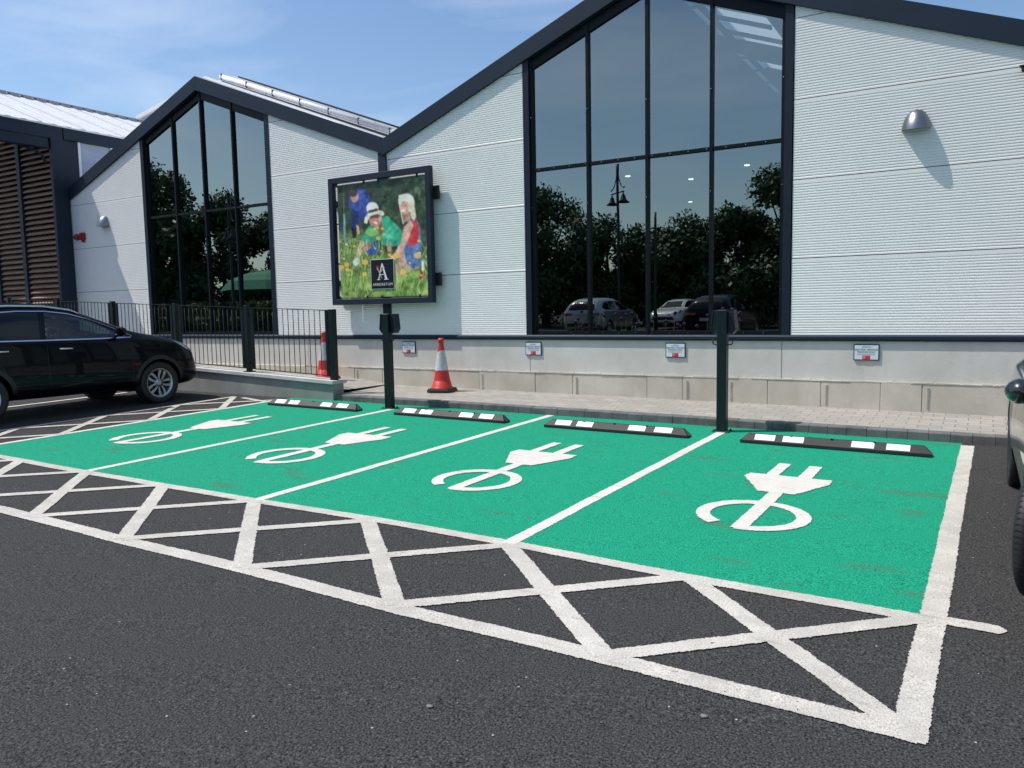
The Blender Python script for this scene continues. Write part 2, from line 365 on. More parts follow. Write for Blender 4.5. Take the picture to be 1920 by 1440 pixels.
for i in range(len(grid)-1):
    for j in range(len(grid[0])-1):
        bm.faces.new((grid[i][j], grid[i+1][j], grid[i+1][j+1], grid[i][j+1]))
tag(link('ground', bm, M['asphalt']), 'dark asphalt surface of the car park', kind='structure')
# green paint across the four bays
W = 2.43
bm = bmesh.new()
NU, NV = 40, 20
vs = [[bm.verts.new(on(-9.74+9.74*i/NU, 0.0+(5.05)*j/NV, 0.003)) for j in range(NV+1)] for i in range(NU+1)]
for i in range(NU):
    for j in range(NV): bm.faces.new((vs[i][j], vs[i+1][j], vs[i+1][j+1], vs[i][j+1]))
tag(link('green_bay_surface', bm, M['green']), 'green painted surface of the four charging bays', kind='structure')
MARG = 0.016
_z = [0.0055]
def strip(name, pts, width, label, closed=False, group=None, capround=False):
    """flat painted strip along pts (u, v); its uv.x is the distance in metres from the nearest edge + margin"""
    z = _z[0]; _z[0] += 0.00008
    bm = bmesh.new(); uvl = bm.loops.layers.uv.new('UVMap')
    P = [Vector(p) for p in pts]; hw_ = width/2+MARG
    # resample
    Q = []
    for a, b in zip(P, P[1:]):
        n = max(1, int((b-a).length/0.35))
        for i in range(n): Q.append(a.lerp(b, i/n))
    Q.append(P[-1])
    rows = []
    for i, p in enumerate(Q):
        d = (Q[min(i+1, len(Q)-1)]-Q[max(i-1, 0)]).normalized(); nrm = Vector((-d.y, d.x))
        if capround and i == len(Q)-1: hw_ = width*0.22
        elif capround and i == len(Q)-2: hw_ = width/2+MARG
        wob = random.uniform(-0.004, 0.004) if 0 < i < len(Q)-1 else 0
        rows.append([(bm.verts.new(on(*(p+nrm*(s*hw_+wob)), z)), e) for s, e in ((-1, 0), (-0.5, hw_/2), (0, hw_), (0.5, hw_/2), (1, 0))])
    for a, b in zip(rows, rows[1:]):
        for k in range(4):
            q = (a[k], a[k+1], b[k+1], b[k]); f = bm.faces.new([v for v, _ in q])
            for lp, (_, e) in zip(f.loops, q): lp[uvl].uv = (e, 0)

    me_o = link(name, bm, M['clean' if name == 'bay_divider' else 'white'])
    return tag(me_o, label, kind='structure', group=group)

def arc(cx, cy, r, a0, a1, n=40):
    return [(cx+r*math.cos(R(a0+(a1-a0)*i/n)), cy+r*math.sin(R(a0+(a1-a0)*i/n))) for i in range(n+1)]
BOX = 'white lines of the charging bays'
strip('front_line', [(-12.2, -0.02), (-9.8, -0.03), (-7.26, -0.10+0.05), (-4.86, -0.02), (-3.6, 0.03), (-2.41, 0.02), (-1.19, -0.03), (0.10, -0.03)], 0.10, 'white line across the open ends of the green bays')
strip('outer_line', [(-12.6, -1.17), (-6.1, -1.17), (-4.84, -1.18), (-3.57, -1.17), (-2.33, -1.19), (-1.12, -1.17), (0.08, -1.18)], 0.112, 'outer white line of the hatched strip in front of the bays')
strip('side_line', [(0.052, -1.235), (0.05, 0.0), (0.05, 2.4), (0.052, 4.93)], 0.112, 'wide white line down the right side of the last green bay')
strip('short_line', [(0.0, 0.0), (0.33, -0.005), (0.362, -0.005)], 0.095, 'short white stub line beside the corner of the last bay', capround=True)
for k, (u, vf, vb) in enumerate([(-2.43, 0, 4.72), (-4.86, 0, 4.98), (-7.29, 0, 4.55), (-9.76, 0, 4.62)]):
    strip('bay_divider', [(u, vf), (u+0.01, 2.3), (u+0.02, vb)], 0.092, ['white line between the last two green bays', 'white line between the two middle green bays', 'white line between the first two green bays', 'white line along the left side of the green bays'][k], group=BOX)
HG = 'white hatching of the bay borders'
xs = [0.02, -1.19, -2.41, -3.63, -4.86, -6.06, -7.27, -8.5, -9.72, -10.93, -12.15]
for k in range(1, len(xs)):
    strip('hatch_stroke', [(xs[k], -0.02), (xs[k-1], -1.16)], 0.105, 'white diagonal hatch stroke leaning one way in front of the bays', group=HG)
    strip('hatch_stroke', [(xs[k-1], -0.02), (xs[k], -1.16)], 0.095, 'white diagonal hatch stroke leaning the other way in front of the bays', group=HG)
strip('hatch_edge_line', [(-10.83, -0.1), (-10.82, 1.2), (-10.80, 2.4), (-10.82, 4.60)], 0.09, 'white line along the far side of the hatched strip by the black car')
vsx = [-0.13, 1.08, 2.30, 3.50, 4.58]
for k in range(1, 5):
    strip('hatch_stroke', [(-9.76, vsx[k-1]), (-10.81, vsx[k])], 0.095, 'white diagonal hatch stroke in the strip beside the black car', group=HG)
    strip('hatch_stroke', [(-10.81, vsx[k-1]), (-9.76, vsx[k])], 0.095, 'white diagonal hatch stroke in the strip beside the black car', group=HG)
strip('hatch_stroke', [(-9.76, 4.35), (-10.55, 4.55)], 0.08, 'white diagonal hatch stroke in the strip beside the black car', group=HG)
strip('bay_divider', [(-13.3, -1.0), (-13.3, 4.2)], 0.09, 'white line on the far side of the black car', group=BOX)
strip('bay_divider', [(-15.8, -1.0), (-15.8, 4.2)], 0.09, 'white line two bays beyond the black car', group=BOX)
def plug_symbol(u0, label):
    bm = bmesh.new(); uvl = bm.loops.layers.uv.new('UVMap'); z = [0.0085]
    def solid(pts):
        z[0] += 0.00015; c = Vector((sum(p[0] for p in pts)/len(pts), sum(p[1] for p in pts)/len(pts)))
        o = [Vector(p) for p in pts]; o = [p+(p-c).normalized()*MARG for p in o]; i_ = [c+(p-c)*0.75 for p in o]
        vo = [bm.verts.new(on(u0+p.x, p.y, z[0])) for p in o]; vi = [bm.verts.new(on(u0+p.x, p.y, z[0])) for p in i_]
        n = len(pts)
        for k in range(n):
            f = bm.faces.new((vo[k], vo[(k+1) % n], vi[(k+1) % n], vi[k]))
            for lp, e in zip(f.loops, (0, 0, 0.05, 0.05)): lp[uvl].uv = (e, 0)
        f = bm.faces.new(vi)
        for lp in f.loops: lp[uvl].uv = (0.05, 0)
    def band(pts, wd):
        z[0] += 0.00015; h = wd/2+MARG; P = [Vector(p) for p in pts]; rows = []
        for i, p in enumerate(P):
            d = (P[min(i+1, len(P)-1)]-P[max(i-1, 0)]).normalized(); nr = Vector((-d.y, d.x))
            rows.append([(bm.verts.new(on(u0+(p+nr*s*h).x, (p+nr*s*h).y, z[0])), e) for s, e in ((-1, 0), (0, h), (1, 0))])
        for a, b in zip(rows, rows[1:]):
            for k in range(2):
                q = (a[k], a[k+1], b[k+1], b[k]); f = bm.faces.new([v for v, _ in q])
                for lp, (_, e) in zip(f.loops, q): lp[uvl].uv = (e, 0)
    band(arc(0.02, 1.41, 0.352, -95, 237), 0.096)
    band([(0.02, 2.14), (0.02, 1.035)], 0.105)
    solid([(-0.13, 2.115), (0.165, 2.115), (0.355, 2.575), (0.345, 2.745), (-0.355, 2.745), (-0.37, 2.60)])
    band([(-0.158, 2.73), (-0.158, 3.25)], 0.098); band([(0.118, 2.73), (0.118, 3.24)], 0.105)
    tag(link('plug_symbol', bm, M['clean']), label, kind='structure', group='white plug symbols in the green bays')
for k, s in enumerate(('the rightmost', 'the third', 'the second', 'the leftmost')):
    plug_symbol(-1.22-2.43*k, 'white electric plug symbol painted in %s green bay' % s)

# ------------------------------------------------------------ kerb, pavement, ramp
KY = 9.33
def kz(x): return gz(x, KY)+0.098
bm = bmesh.new()
x = -8.95; i = 0
while x < 9:
    x2 = x+0.198; j = random.uniform(-0.003, 0.003); yk = KY+random.uniform(-0.003, 0.003)
    if x < -8.4: yk += 0.0
    za, zb = kz(x)+j, kz(x2)+j
    vs = [bm.verts.new(p) for p in ((x, yk, za-0.4), (x2, yk, zb-0.4), (x2, yk-0.0, zb-0.012), (x, yk, za-0.012), (x, yk+0.012, za), (x2, yk+0.012, zb), (x2, yk+0.125, zb+0.003), (x, yk+0.125, za+0.003))]
    bm.faces.new(vs[0:4]); bm.faces.new((vs[3], vs[2], vs[5], vs[4])); bm.faces.new((vs[4], vs[5], vs[6], vs[7]))
    bm.faces.new((vs[1], vs[2], vs[5], vs[6])); bm.faces.new((vs[0], vs[3], vs[4], vs[7]))
    x += 0.202
tag(link('kerb', bm, M['kerb']), 'dark grey block kerb along the pavement', kind='structure')
bm = bmesh.new()
D = 10.7
def wz(x): return 0.297+(x-0.218)*(-0.00727)
n = 30; rows = []
for i in range(n+1):
    x = -8.98+18*i/n; rows.append((bm.verts.new((x, KY+0.128, kz(x)+0.002)), bm.verts.new((x, D+0.05, wz(x)))))
for a, b in zip(rows, rows[1:]): bm.faces.new((a[0], b[0], b[1], a[1]))
tag(link('pavement', bm, M['paving']), 'block paved footway between the kerb and the shop wall', kind='structure')
# ramp behind the low wall
def cz(x): return 0.545+(-8.94-x)*0.0422          # top of coping
def rz_(x): return min(cz(x)-0.12, 0.375+(-8.95-x)*0.105)
bm = bmesh.new(); rows = []
for i in range(23):
    x = -8.95-0.5*i; rows.append((bm.verts.new((x, 9.36, rz_(x))), bm.verts.new((x, D+0.3, rz_(x)))))
for a, b in zip(rows, rows[1:]): bm.faces.new((a[0], b[0], b[1], a[1]))
tag(link('ramp', bm, M['paving']), 'paved ramp rising behind the low wall', kind='structure')
wl = thing('ramp_wall', 'low concrete retaining wall with pale coping beside the ramp', 'wall', (-8.95, 9.4, 0.2))
def rel(o, x=-8.95, y=9.4, z=0.2): o.location = (-x, -y, -z)
bm = bmesh.new(); prism(bm, [(-8.97, gz(-9, 9.3)-0.3), (-8.97, cz(-8.97)-0.055), (-22, cz(-22)-0.055), (-22, 0)], 'y', 9.30, 9.55)
o = link('wall', bm, M['rampwall'], wl); rel(o)
bm = bmesh.new(); x = -8.94
while x > -21.5:
    x2 = x-0.915; prism(bm, [(x, cz(x)), (x2+0.008, cz(x2)), (x2+0.008, cz(x2)-0.052), (x, cz(x)-0.052)], 'y', 9.262, 9.60)
    x = x2
o = link('coping', bm, M['coping'], wl); rel(o)

# ------------------------------------------------------------ fence: posts and panels along the ramp
def ft(x): return 1.683+(-9.1-x)*0.0405
fn = thing('metal_fence', 'dark green bar fence on top of the low ramp wall', 'fence', (-9.06, 9.42, 0.28))
FO = dict(x=-9.06, y=9.42, z=0.28)
px = [-9.04, -11.05, -13.0, -14.95, -16.9, -18.85]
for k, x in enumerate(px):
    bm = bmesh.new()
    if k == 0: box(bm, (x-0.05, 9.37, 0.27), (x+0.05, 9.47, ft(x)+0.015), bev=0.004)
    else:
        box(bm, (x-0.04, 9.38, cz(x)), (x+0.04, 9.46, ft(x)+0.03), bev=0.004)
        prism(bm, [(x-0.075, cz(x)+0.006), (x+0.075, cz(x)+0.001), (x+0.075, cz(x)+0.012), (x-0.075, cz(x)+0.018)], 'y', 9.34, 9.50)
        for s in (-1, 1):
            for zz in (cz(x)+0.16, ft(x)-0.13): box(bm, (x+s*0.075-0.035, 9.40, zz-0.015), (x+s*0.075+0.035, 9.44, zz+0.015)); box(bm, (x+s*0.06-0.012, 9.375, zz-0.012), (x+s*0.06+0.012, 9.40, zz+0.012))
    if k == 0:
        for zz in (0.74, 1.52): box(bm, (x-0.11, 9.40, zz-0.015), (x-0.05, 9.44, zz+0.015))
    o = link('post', bm, M['post'], fn); rel(o, **FO)
for k in range(len(px)-1):
    xa, xb = px[k]-0.10, px[k+1]+0.10
    bm = bmesh.new()
    for xx, s in ((xa, -1), (xb, 1)):
        prism(bm, [(xx, cz(xx)+0.055), (xx+s*0.05, cz(xx+s*0.05)+0.055), (xx+s*0.05, ft(xx+s*0.05)), (xx, ft(xx))], 'y', 9.405, 9.435)
    prism(bm, [(xa, ft(xa)), (xb, ft(xb)), (xb, ft(xb)-0.012), (xa, ft(xa)-0.012)], 'y', 9.398, 9.442)
    prism(bm, [(xa, cz(xa)+0.055), (xb, cz(xb)+0.055), (xb, cz(xb)+0.067), (xa, cz(xa)+0.067)], 'y', 9.398, 9.442)
    o = link('panel_frame', bm, M['post'], fn); rel(o, **FO)
    nb = 14
    for i in range(1, nb):
        x = xa-0.05+(xb+0.05-(xa-0.05))*i/nb
        bm = bmesh.new(); tube(bm, [(x, 9.42, cz(x)+0.06), (x, 9.42, ft(x)-0.008)], 0.0065, 6)
        o = link('bar', bm, M['post'], fn); rel(o, **FO)
# ------------------------------------------------------------ the shop
SH = thing('shop_building', 'white ribbed garden shop with two dark gables and tall tinted windows', 'building', (-9, D, 0.3))
def srel(o): o.location = (9, -D, -0.3); return o
ZB = 1.24
def topz(x):
    if x < -8.93: return 6.13-0.377*abs(x+13.68)
    if x > 0.65: return 6.145-0.384*abs(x-5.44)
    return 6.145-0.384*abs(x+4.14)
def clad(xa, xb):
    """horizontal micro-ribbed panels between xa and xb, cut to the gable line"""
    bm = bmesh.new(); P = 1.0/30
    def xr(z):
        # clip [xa,xb] where topz(x) >= z (topz monotone on the segment)
        A, B = topz(xa), topz(xb)
        l, r = xa, xb
        if A < z:
            l = xa+(xb-xa)*min(1, (z-A)/(B-A)) if B > A else xb
        if B < z:
            r = xb-(xb-xa)*min(1, (z-B)/(A-B)) if A > B else xa
        return l, r
    zmax = max(topz(xa), topz(xb)); z = ZB; k0 = 0; lines = []
    base = 2.222-1.0
    zz = base
    prof = []
    while zz < zmax+1:
        for j in range(30):
            z0 = zz+j*P
            if j in (0,): prof += [(z0, 0.018, 1), (z0+0.010, 0.018, 1), (z0+0.0105, 0.0, 0)]; prof.append((z0+P-0.004, 0.0, 0))
            elif j in (29,): prof += [(z0+0.004, 0.0, 0), (z0+P-0.0005, 0.0, 0)]
            else: prof += [(z0+0.0015, 0.004, 0), (z0+0.0115, 0.004, 0), (z0+0.0165, 0.0, 0), (z0+P-0.0015, 0.0, 0)]
        zz += 1.0
    prof = [p for p in prof if p[0] > ZB-0.02]
    prev = None
    for (z, dp, s) in prof:
        l, r = xr(z)
        if r-l < 1e-4: break
        cur = (bm.verts.new((l, D+dp, z)), bm.verts.new((r, D+dp, z)), s)
        if prev:
            f = bm.faces.new((prev[0], prev[1], cur[1], cur[0])); f.material_index = 1 if (s and prev[2]) else 0
        prev = cur
    # solid backing
    pts = [(xa, ZB)]+[(xb, ZB)]
    pts += [(xb, topz(xb)), (xa, topz(xa))]
    prism(bm, pts, 'y', D+0.022, D+0.15, 0)
    return srel(link('cladding', bm, [M['clad'], M['seam']], SH))
clad(-18.5, -15.63); clad(-11.72, -9.03); clad(-8.86, -6.16); clad(-2.17, 0.57); clad(0.74, 5.44); clad(5.44, 10.1)
# corner and valley strips
bm = bmesh.new(); box(bm, (-9.03, D-0.03, ZB), (-8.86, D+0.1, 4.36)); srel(link('valley_column', bm, M['anth'], SH))
bm = bmesh.new(); box(bm, (0.57, D-0.03, ZB), (0.74, D+0.1, 4.36)); srel(link('valley_column', bm, M['anth'], SH))
# fascia
def band_poly(pts, h0, h1): return [(x, z+h1) for x, z in pts]+[(x, z+h0) for x, z in reversed(pts)]
for pts in ([(-18.9, topz(-18.9)), (-13.68, 6.13), (-8.93, 4.342)], [(-8.93, 4.306), (-4.14, 6.145), (0.65, 4.306)], [(0.65, 4.306), (5.44, 6.145), (10.2, 4.317)]):
    bm = bmesh.new()
    for a, b in zip(pts, pts[1:]):
        # joints: split the band into lengths with a hairline between
        n = max(1, round(abs(b[0]-a[0])/3.2)); 
        for i in range(n):
            p = [a[0]+(b[0]-a[0])*(i/n), a[1]+(b[1]-a[1])*(i/n)]; q = [a[0]+(b[0]-a[0])*((i+1)/n), a[1]+(b[1]-a[1])*((i+1)/n)]
            g0 = 0.0015
            prism(bm, [(p[0]+g0, p[1]-0.008), (q[0]-g0, q[1]-0.008), (q[0]-g0, q[1]+0.262), (p[0]+g0, p[1]+0.262)], 'y', D-0.048, D+0.16)
    srel(link('fascia', bm, M['anth'], SH))
# windows
def window(x0, x1, xr, zr, sl, trz):
    zt = lambda x: zr-sl*abs(x-xr)-0.01
    fr = bmesh.new()
    def vbar(xa, xb, ya, yb, mi=0):
        prism(fr, [(xa, ZB), (xb, ZB), (xb, zt(xb)), (xa, zt(xa))] if not (xa < xr < xb) else [(xa, ZB), (xb, ZB), (xb, zt(xb)), (xr, zt(xr)), (xa, zt(xa))], 'y', ya, yb, mi)
    vbar(x0, x0+0.10, D-0.012, D+0.20, 1); vbar(x1-0.10, x1, D-0.012, D+0.20, 1)
    vbar(x0+0.10, x0+0.145, D+0.02, D+0.20, 0); vbar(x1-0.145, x1-0.10, D+0.02, D+0.20, 0)
    gx0, gx1 = x0+0.145, x1-0.145
    ms = [gx0+(gx1-gx0)*k/4 for k in (1, 2, 3)]
    for x in ms: vbar(x-0.020, x+0.020, D+0.02, D+0.20, 0)
    box(fr, (gx0, D+0.03, trz-0.022), (gx1, D+0.18, trz+0.024), 0)
    box(fr, (gx0, D+0.03, ZB), (gx1, D+0.18, ZB+0.055), 0)
    for a, b in ((gx0, xr), (xr, gx1)):
        prism(fr, [(a, zt(a)-0.16), (b, zt(b)-0.16), (b, zt(b)), (a, zt(a))], 'y', D+0.035, D+0.19, 0)
    # cap screws
    for x in [x0+0.123]+ms+[x1-0.123]:
        z = ZB+0.6
        while z < zt(x)-0.2: box(fr, (x-0.0045, D+0.012, z-0.0045), (x+0.0045, D+0.0195, z+0.0045), 2); z += 1.35
    x = gx0+0.1
    while x < gx1:
        box(fr, (x-0.006, D+0.022, ZB+0.022), (x+0.006, D+0.0295, ZB+0.034), 2); box(fr, (x-0.004, D+0.022, trz-0.004), (x+0.004, D+0.0295, trz+0.004), 2); x += 0.26
    wo = srel(link('window', fr, [M['frame'], M['frame2'], M['chrome']], SH))
    ed = [gx0]+ms+[gx1]
    for k in range(4):
        a = ed[k]+(0.020 if k else 0); b = ed[k+1]-(0.020 if k < 3 else 0)
        for lo in (0, 1):
            bm = bmesh.new(); y = D+0.07
            if lo == 0: v = [(a, ZB+0.055), (b, ZB+0.055), (b, trz-0.022), (a, trz-0.022)]
            else:
                v = [(a, trz+0.024), (b, trz+0.024), (b, zt(b)-0.16)]+([(xr, zt(xr)-0.16)] if a < xr < b else [])+[(a, zt(a)-0.16)]
            bm.faces.new([bm.verts.new((p[0], y, p[1])) for p in v])
            link('pane', bm, M['glass'], wo)
    return wo
window(-15.63, -11.70, -13.68, 6.13, 0.377, 3.745)
window(-6.15, -2.185, -4.14, 6.145, 0.384, 3.755)
# base trim
bm = bmesh.new()
prism(bm, [(D-0.036, 1.182), (D-0.036, 1.218), (D-0.030, 1.226), (D-0.012, 1.2385), (D+0.1, 1.2385), (D+0.1, 1.182)], 'x', -18.5, 10.1)
box(bm, (-18.5, D-0.028, 1.16), (10.1, D-0.002, 1.1815))
srel(link('base_trim', bm, M['anth'], SH))
# plinth with joints
bm = bmesh.new(); js = [-18.5, -13.4, -10.9, -6.10, -2.28, 2.4, 6.2, 10.1]
for a, b in zip(js, js[1:]): box(bm, (a+0.006, D, 0.63), (b-0.006, D+0.3, 1.19))
box(bm, (-18.5, D+0.012, 0.63), (10.1, D+0.28, 1.185), 1)
srel(link('plinth', bm, [M['plinth'], M['ledge']], SH))
bm = bmesh.new(); x = -12.2; rnd = random.Random(4)
bl = [-18.5, -15, -12.2, -10.9, -9.75, -9.1, -7.05, -6.0, -5.35, -4.15, -3.62, -3.0, -2.45, -1.78, -1.08, -0.62, 0.34, 2.0, 3.4, 5.4, 7.7, 10.1]
for a, b in zip(bl, bl[1:]):
    vs = box(bm, (a+0.002, D-0.028+rnd.uniform(-0.004, 0.004), 0.05), (b-0.002, D+0.2, 0.648+rnd.uniform(-0.006, 0.006)), bev=0.006)
    if rnd.random() < 0.5:      # row of cast comb marks beside the joint
        z = 0.36
        while z < 0.62:
            prism(bm, [(a+0.05, z), (a+0.075+rnd.uniform(0, .01), z+0.008), (a+0.052, z+0.02)], 'y', D-0.040, D-0.02, 1); z += 0.033
# ragged mortar along the top of the blocks
xs_ = -11.0
while xs_ < 2.2:
    l = rnd.uniform(0.05, 0.3)
    prism(bm, [(xs_, 0.646), (xs_+l, 0.646), (xs_+l-0.01, 0.646+rnd.uniform(0.008, 0.022)), (xs_+0.02, 0.646+rnd.uniform(0.006, 0.02))], 'y', D-0.03-rnd.uniform(0, 0.006), D-0.0006, 1)
    xs_ += l
srel(link('block_course', bm, [M['ledge'], M['ledge']], SH))
# interior: dark room, ceiling under the slopes, ceiling lights
bm = bmesh.new()
box(bm, (-19, D+0.4, 0.9), (10, 34, 1.0)); prism(bm, [(-18.9, 1), (10.1, 1)]+[(x, topz(x)+0.1) for x in (10.1, 5.44, 0.65, -4.14, -8.93, -13.68, -18.9)], 'y', 33.5, 33.8); box(bm, (-18.9, D+0.4, 0.2), (-18.75, 34, 4.25)); box(bm, (10.0, D+0.1, 0), (10.1, 34, 4.25))
srel(link('room', bm, M['inside'], SH))
def slope_quad(bm, xa, xb, ya, yb, zf, mi=0):
    f = bm.faces.new([bm.verts.new((x, y, zf(x))) for x, y in ((xa, ya), (xb, ya), (xb, yb), (xa, yb))]); f.material_index = mi
zc = lambda x: topz(x)+0.05; zo = lambda x: topz(x)+0.24
RL = [(-3.66, -2.78, 11.35, 15.33), (-3.99, -3.84, 11.4, 17.9), (-2.6, -1.2, 11.35, 15.33)]
bm = bmesh.new()
for a, b in ((-18.95, -13.68), (-13.68, -8.93), (-8.93, -4.14)):
    slope_quad(bm, a, b, D+0.15, 34, zc, 0)
xsR = [-4.14, -3.99, -3.84, -3.66, -2.78, -2.6, -1.2, 0.65, 5.44, 10.2]
ysR = [D+0.15, 11.35, 15.33, 17.9, 34]
for i in range(len(xsR)-1):
    for j in range(len(ysR)-1):
        xm, ym = (xsR[i]+xsR[i+1])/2, (ysR[j]+ysR[j+1])/2
        if any(a < xm < b and c < ym < d for a, b, c, d in RL): continue
        slope_quad(bm, xsR[i], xsR[i+1], ysR[j], ysR[j+1], zc, 0)
srel(link('ceiling', bm, M['ceil'], SH))
bm = bmesh.new()
for (a, b, c, d) in RL:
    slope_quad(bm, a, b, c, d, lambda x: zc(x)+0.03)
srel(link('rooflight', bm, M['rooflight'], SH))
bm = bmesh.new()
for (a, b, c, d) in (RL[0], RL[2]):
    y = 12.1
    while y < 15.2:
        bm = bmesh.new(); prism(bm, [(a, zc(a)-0.01), (b, zc(b)-0.01), (b, zc(b)-0.07), (a, zc(a)-0.07)], 'y', y-0.025, y+0.025); y += 0.78; srel(link('rooflight_bar', bm, M['frame2'], SH))
y = 11.9
while y < 18: bm = bmesh.new(); box(bm, (-4.0, y-0.03, zc(-4.0)-0.07), (-3.83, y+0.03, zc(-3.9))); y += 0.95; srel(link('ridge_clip', bm, M['frame2'], SH))
bm = bmesh.new(); tube(bm, [(-3.9, 12.4, 5.86), (-1.5, 14.6, 4.95)], 0.015, 5); srel(link('tie_rod', bm, M['frame2'], SH))
for y in (13, 18, 23):
    bm = bmesh.new(); prism(bm, [(-8.9, 4.3), (-4.14, 6.1), (0.6, 4.3), (0.6, 4.1), (-4.14, 5.9), (-8.9, 4.1)], 'y', y, y+0.15); srel(link('roof_beam', bm, M['frame2'], SH))
for (x, y) in ((-5.4, 13), (-4.6, 14), (-3.4, 13.2), (-2.9, 15.8), (-5.6, 17), (-14.2, 14), (-12.6, 15), (-3.9, 19), (-4.9, 23)):
    bm = bmesh.new(); lathe(bm, [(0.001, 0), (0.045, 0), (0.045, 0.015)], 12, c=(x, y, 3.9)); srel(link('ceiling_light', bm, M['led'], SH))
# roofs
def roofslab(xa, xb, y0, y1, name='roof'):
    bm = bmesh.new(); prism(bm, [(xa, zo(xa)), (xb, zo(xb)), (xb, zo(xb)+0.05), (xa, zo(xa)+0.05)], 'y', y0, y1)
    return bm
for xa, xb in ((-18.9, -13.68), (-13.68, -8.93), (-8.93, -4.14)):
    bm = roofslab(xa, xb, D+0.0, 34)
    n = int((34-D)/0.333)
    for k in range(n):
        y = D+0.2+k*0.333; prism(bm, [(xa, zo(xa)+0.0495), (xb, zo(xb)+0.0495), (xb, zo(xb)+0.085), (xa, zo(xa)+0.085)], 'y', y, y+0.05)
    srel(link('roof', bm, M['roof'], SH))
bm = bmesh.new()    # right slope, with openings for the rooflights
for i in range(len(xsR)-1):
    for j in range(len(ysR)-1):
        xm, ym = (xsR[i]+xsR[i+1])/2, (ysR[j]+ysR[j+1])/2
        if any(a < xm < b and c < ym < d for a, b, c, d in RL): continue
        a, b = xsR[i], xsR[i+1]; prism(bm, [(a, zo(a)), (b, zo(b)), (b, zo(b)+0.05), (a, zo(a)+0.05)], 'y', ysR[j], ysR[j+1])
srel(link('roof', bm, M['roof'], SH))
# raised rooflight frames and blind tube on the left gable's right slope
zs = lambda x: zo(x)+0.05
bm = bmesh.new()
for y0, h in ((D+0.66, 0.20),):
    x = -13.4
    while x < -9.1:
        x2 = min(x+0.93, -8.98); prism(bm, [(x+0.01, zs(x)), (x2, zs(x2)), (x2, zs(x2)+h), (x+0.01, zs(x)+h)], 'y', y0, y0+0.75); x += 0.94
srel(link('rooflight_frame', bm, M['roof'], SH))
bm = bmesh.new(); prism(bm, [(-13.4, zs(-13.4)+0.201), (-8.98, zs(-8.98)+0.201), (-8.98, zs(-8.98)+0.235), (-13.4, zs(-13.4)+0.235)], 'y', D+0.80, D+1.41)
srel(link('rooflight_edge', bm, M['black'], SH))
bm = bmesh.new(); tube(bm, [(-13.45, D+0.42, zs(-13.45)+0.12), (-9.05, D+0.42, zs(-9.05)+0.12)], 0.055, 10)
for k in range(7):
    x = -13.4+k*0.72; box(bm, (x-0.008, D+0.365, zs(x)+0.06), (x+0.008, D+0.475, zs(x)+0.178), 1)
prism(bm, [(-13.4, zs(-13.4)-0.005), (-9.05, zs(-9.05)-0.005), (-9.05, zs(-9.05)+0.045), (-13.4, zs(-13.4)+0.045)], 'y', D+0.38, D+0.46, 1)
srel(link('roof_pipe', bm, [M['roof'], M['black']], SH))
bm = bmesh.new(); box(bm, (-9.2, D+0.02, 4.5), (-8.75, D+0.9, 4.63)); srel(link('valley_gutter', bm, M['roof'], SH))

# wall lights, alarm boxes, info signs, camera
def wall_light(x, z, label):
    t_ = thing('wall_light', label, 'wall light', (x, D, z), 0, 'silver hooded lights on the white wall')
    bm = bmesh.new(); n = 14; rows = []
    for k in range(9):          # half ogive hood: z from 0 (mouth) to top
        s = k/8; wd = 0.158*math.sqrt(max(0, 1-s**1.7)); dp = 0.185*math.sqrt(max(0, 1-s**1.6)); zz = -0.12+0.235*s
        rows.append([bm.verts.new((wd*math.cos(math.pi*j/n), -dp*math.sin(math.pi*j/n)-0.001, zz-0.022*math.sin(math.pi*j/n)*(1-s))) for j in range(n+1)])
    for a, b in zip(rows, rows[1:]):
        for j in range(n): f = bm.faces.new((a[j], a[j+1], b[j+1], b[j])); f.smooth = True
    link('hood', bm, M['steel'], t_, smooth=True)
    bm = bmesh.new(); box(bm, (-0.1, -0.06, -0.10), (0.1, -0.002, 0.03)); link('lamp_body', bm, M['black'], t_)
wall_light(-0.77, 3.80, 'silver hooded light on the wall right of the large window')
wall_light(-17.06, 3.80, 'silver hooded light on the wall left of the far window')
for k, (x, z, s, lb) in enumerate(((-18.16, 3.50, 0.8, 'small round red sounder on the wall beside the steel column'), (-17.92, 3.50, 1.0, 'red square alarm box on the wall under the far hooded light'))):
    bm = bmesh.new()
    if k == 0: lathe(bm, [(0.02, -0.09), (0.055, -0.08), (0.075, -0.03), (0.075, 0)], 14, axis='y')
    else: box(bm, (-0.075, -0.07, -0.085), (0.075, 0, 0.085), bev=0.012); box(bm, (-0.03, -0.095, -0.05), (0.03, -0.07, 0.03), bev=0.01); box(bm, (-0.015, -0.06, -0.13), (0.03, -0.01, -0.085))
    tag(link('alarm_box', bm, M['redplast'], loc=(x, D, z)), lb, 'alarm box')
t_ = thing('security_camera', 'small dark camera on the wall at the right edge of the view', 'camera', (0.34, D, 4.16))
bm = bmesh.new(); box(bm, (-0.03, -0.03, -0.07), (0.06, 0, 0.03), bev=0.005); tube(bm, [(0.0, -0.02, 0.0), (0.0, -0.12, 0.01)], 0.015, 8); link('bracket', bm, M['black'], t_)
bm = bmesh.new(); tube(bm, [(-0.08, -0.13, 0.0), (0.10, -0.13, 0.04)], 0.035, 12); box(bm, (-0.10, -0.17, 0.03), (0.11, -0.09, 0.045)); link('body', bm, M['black'], t_)
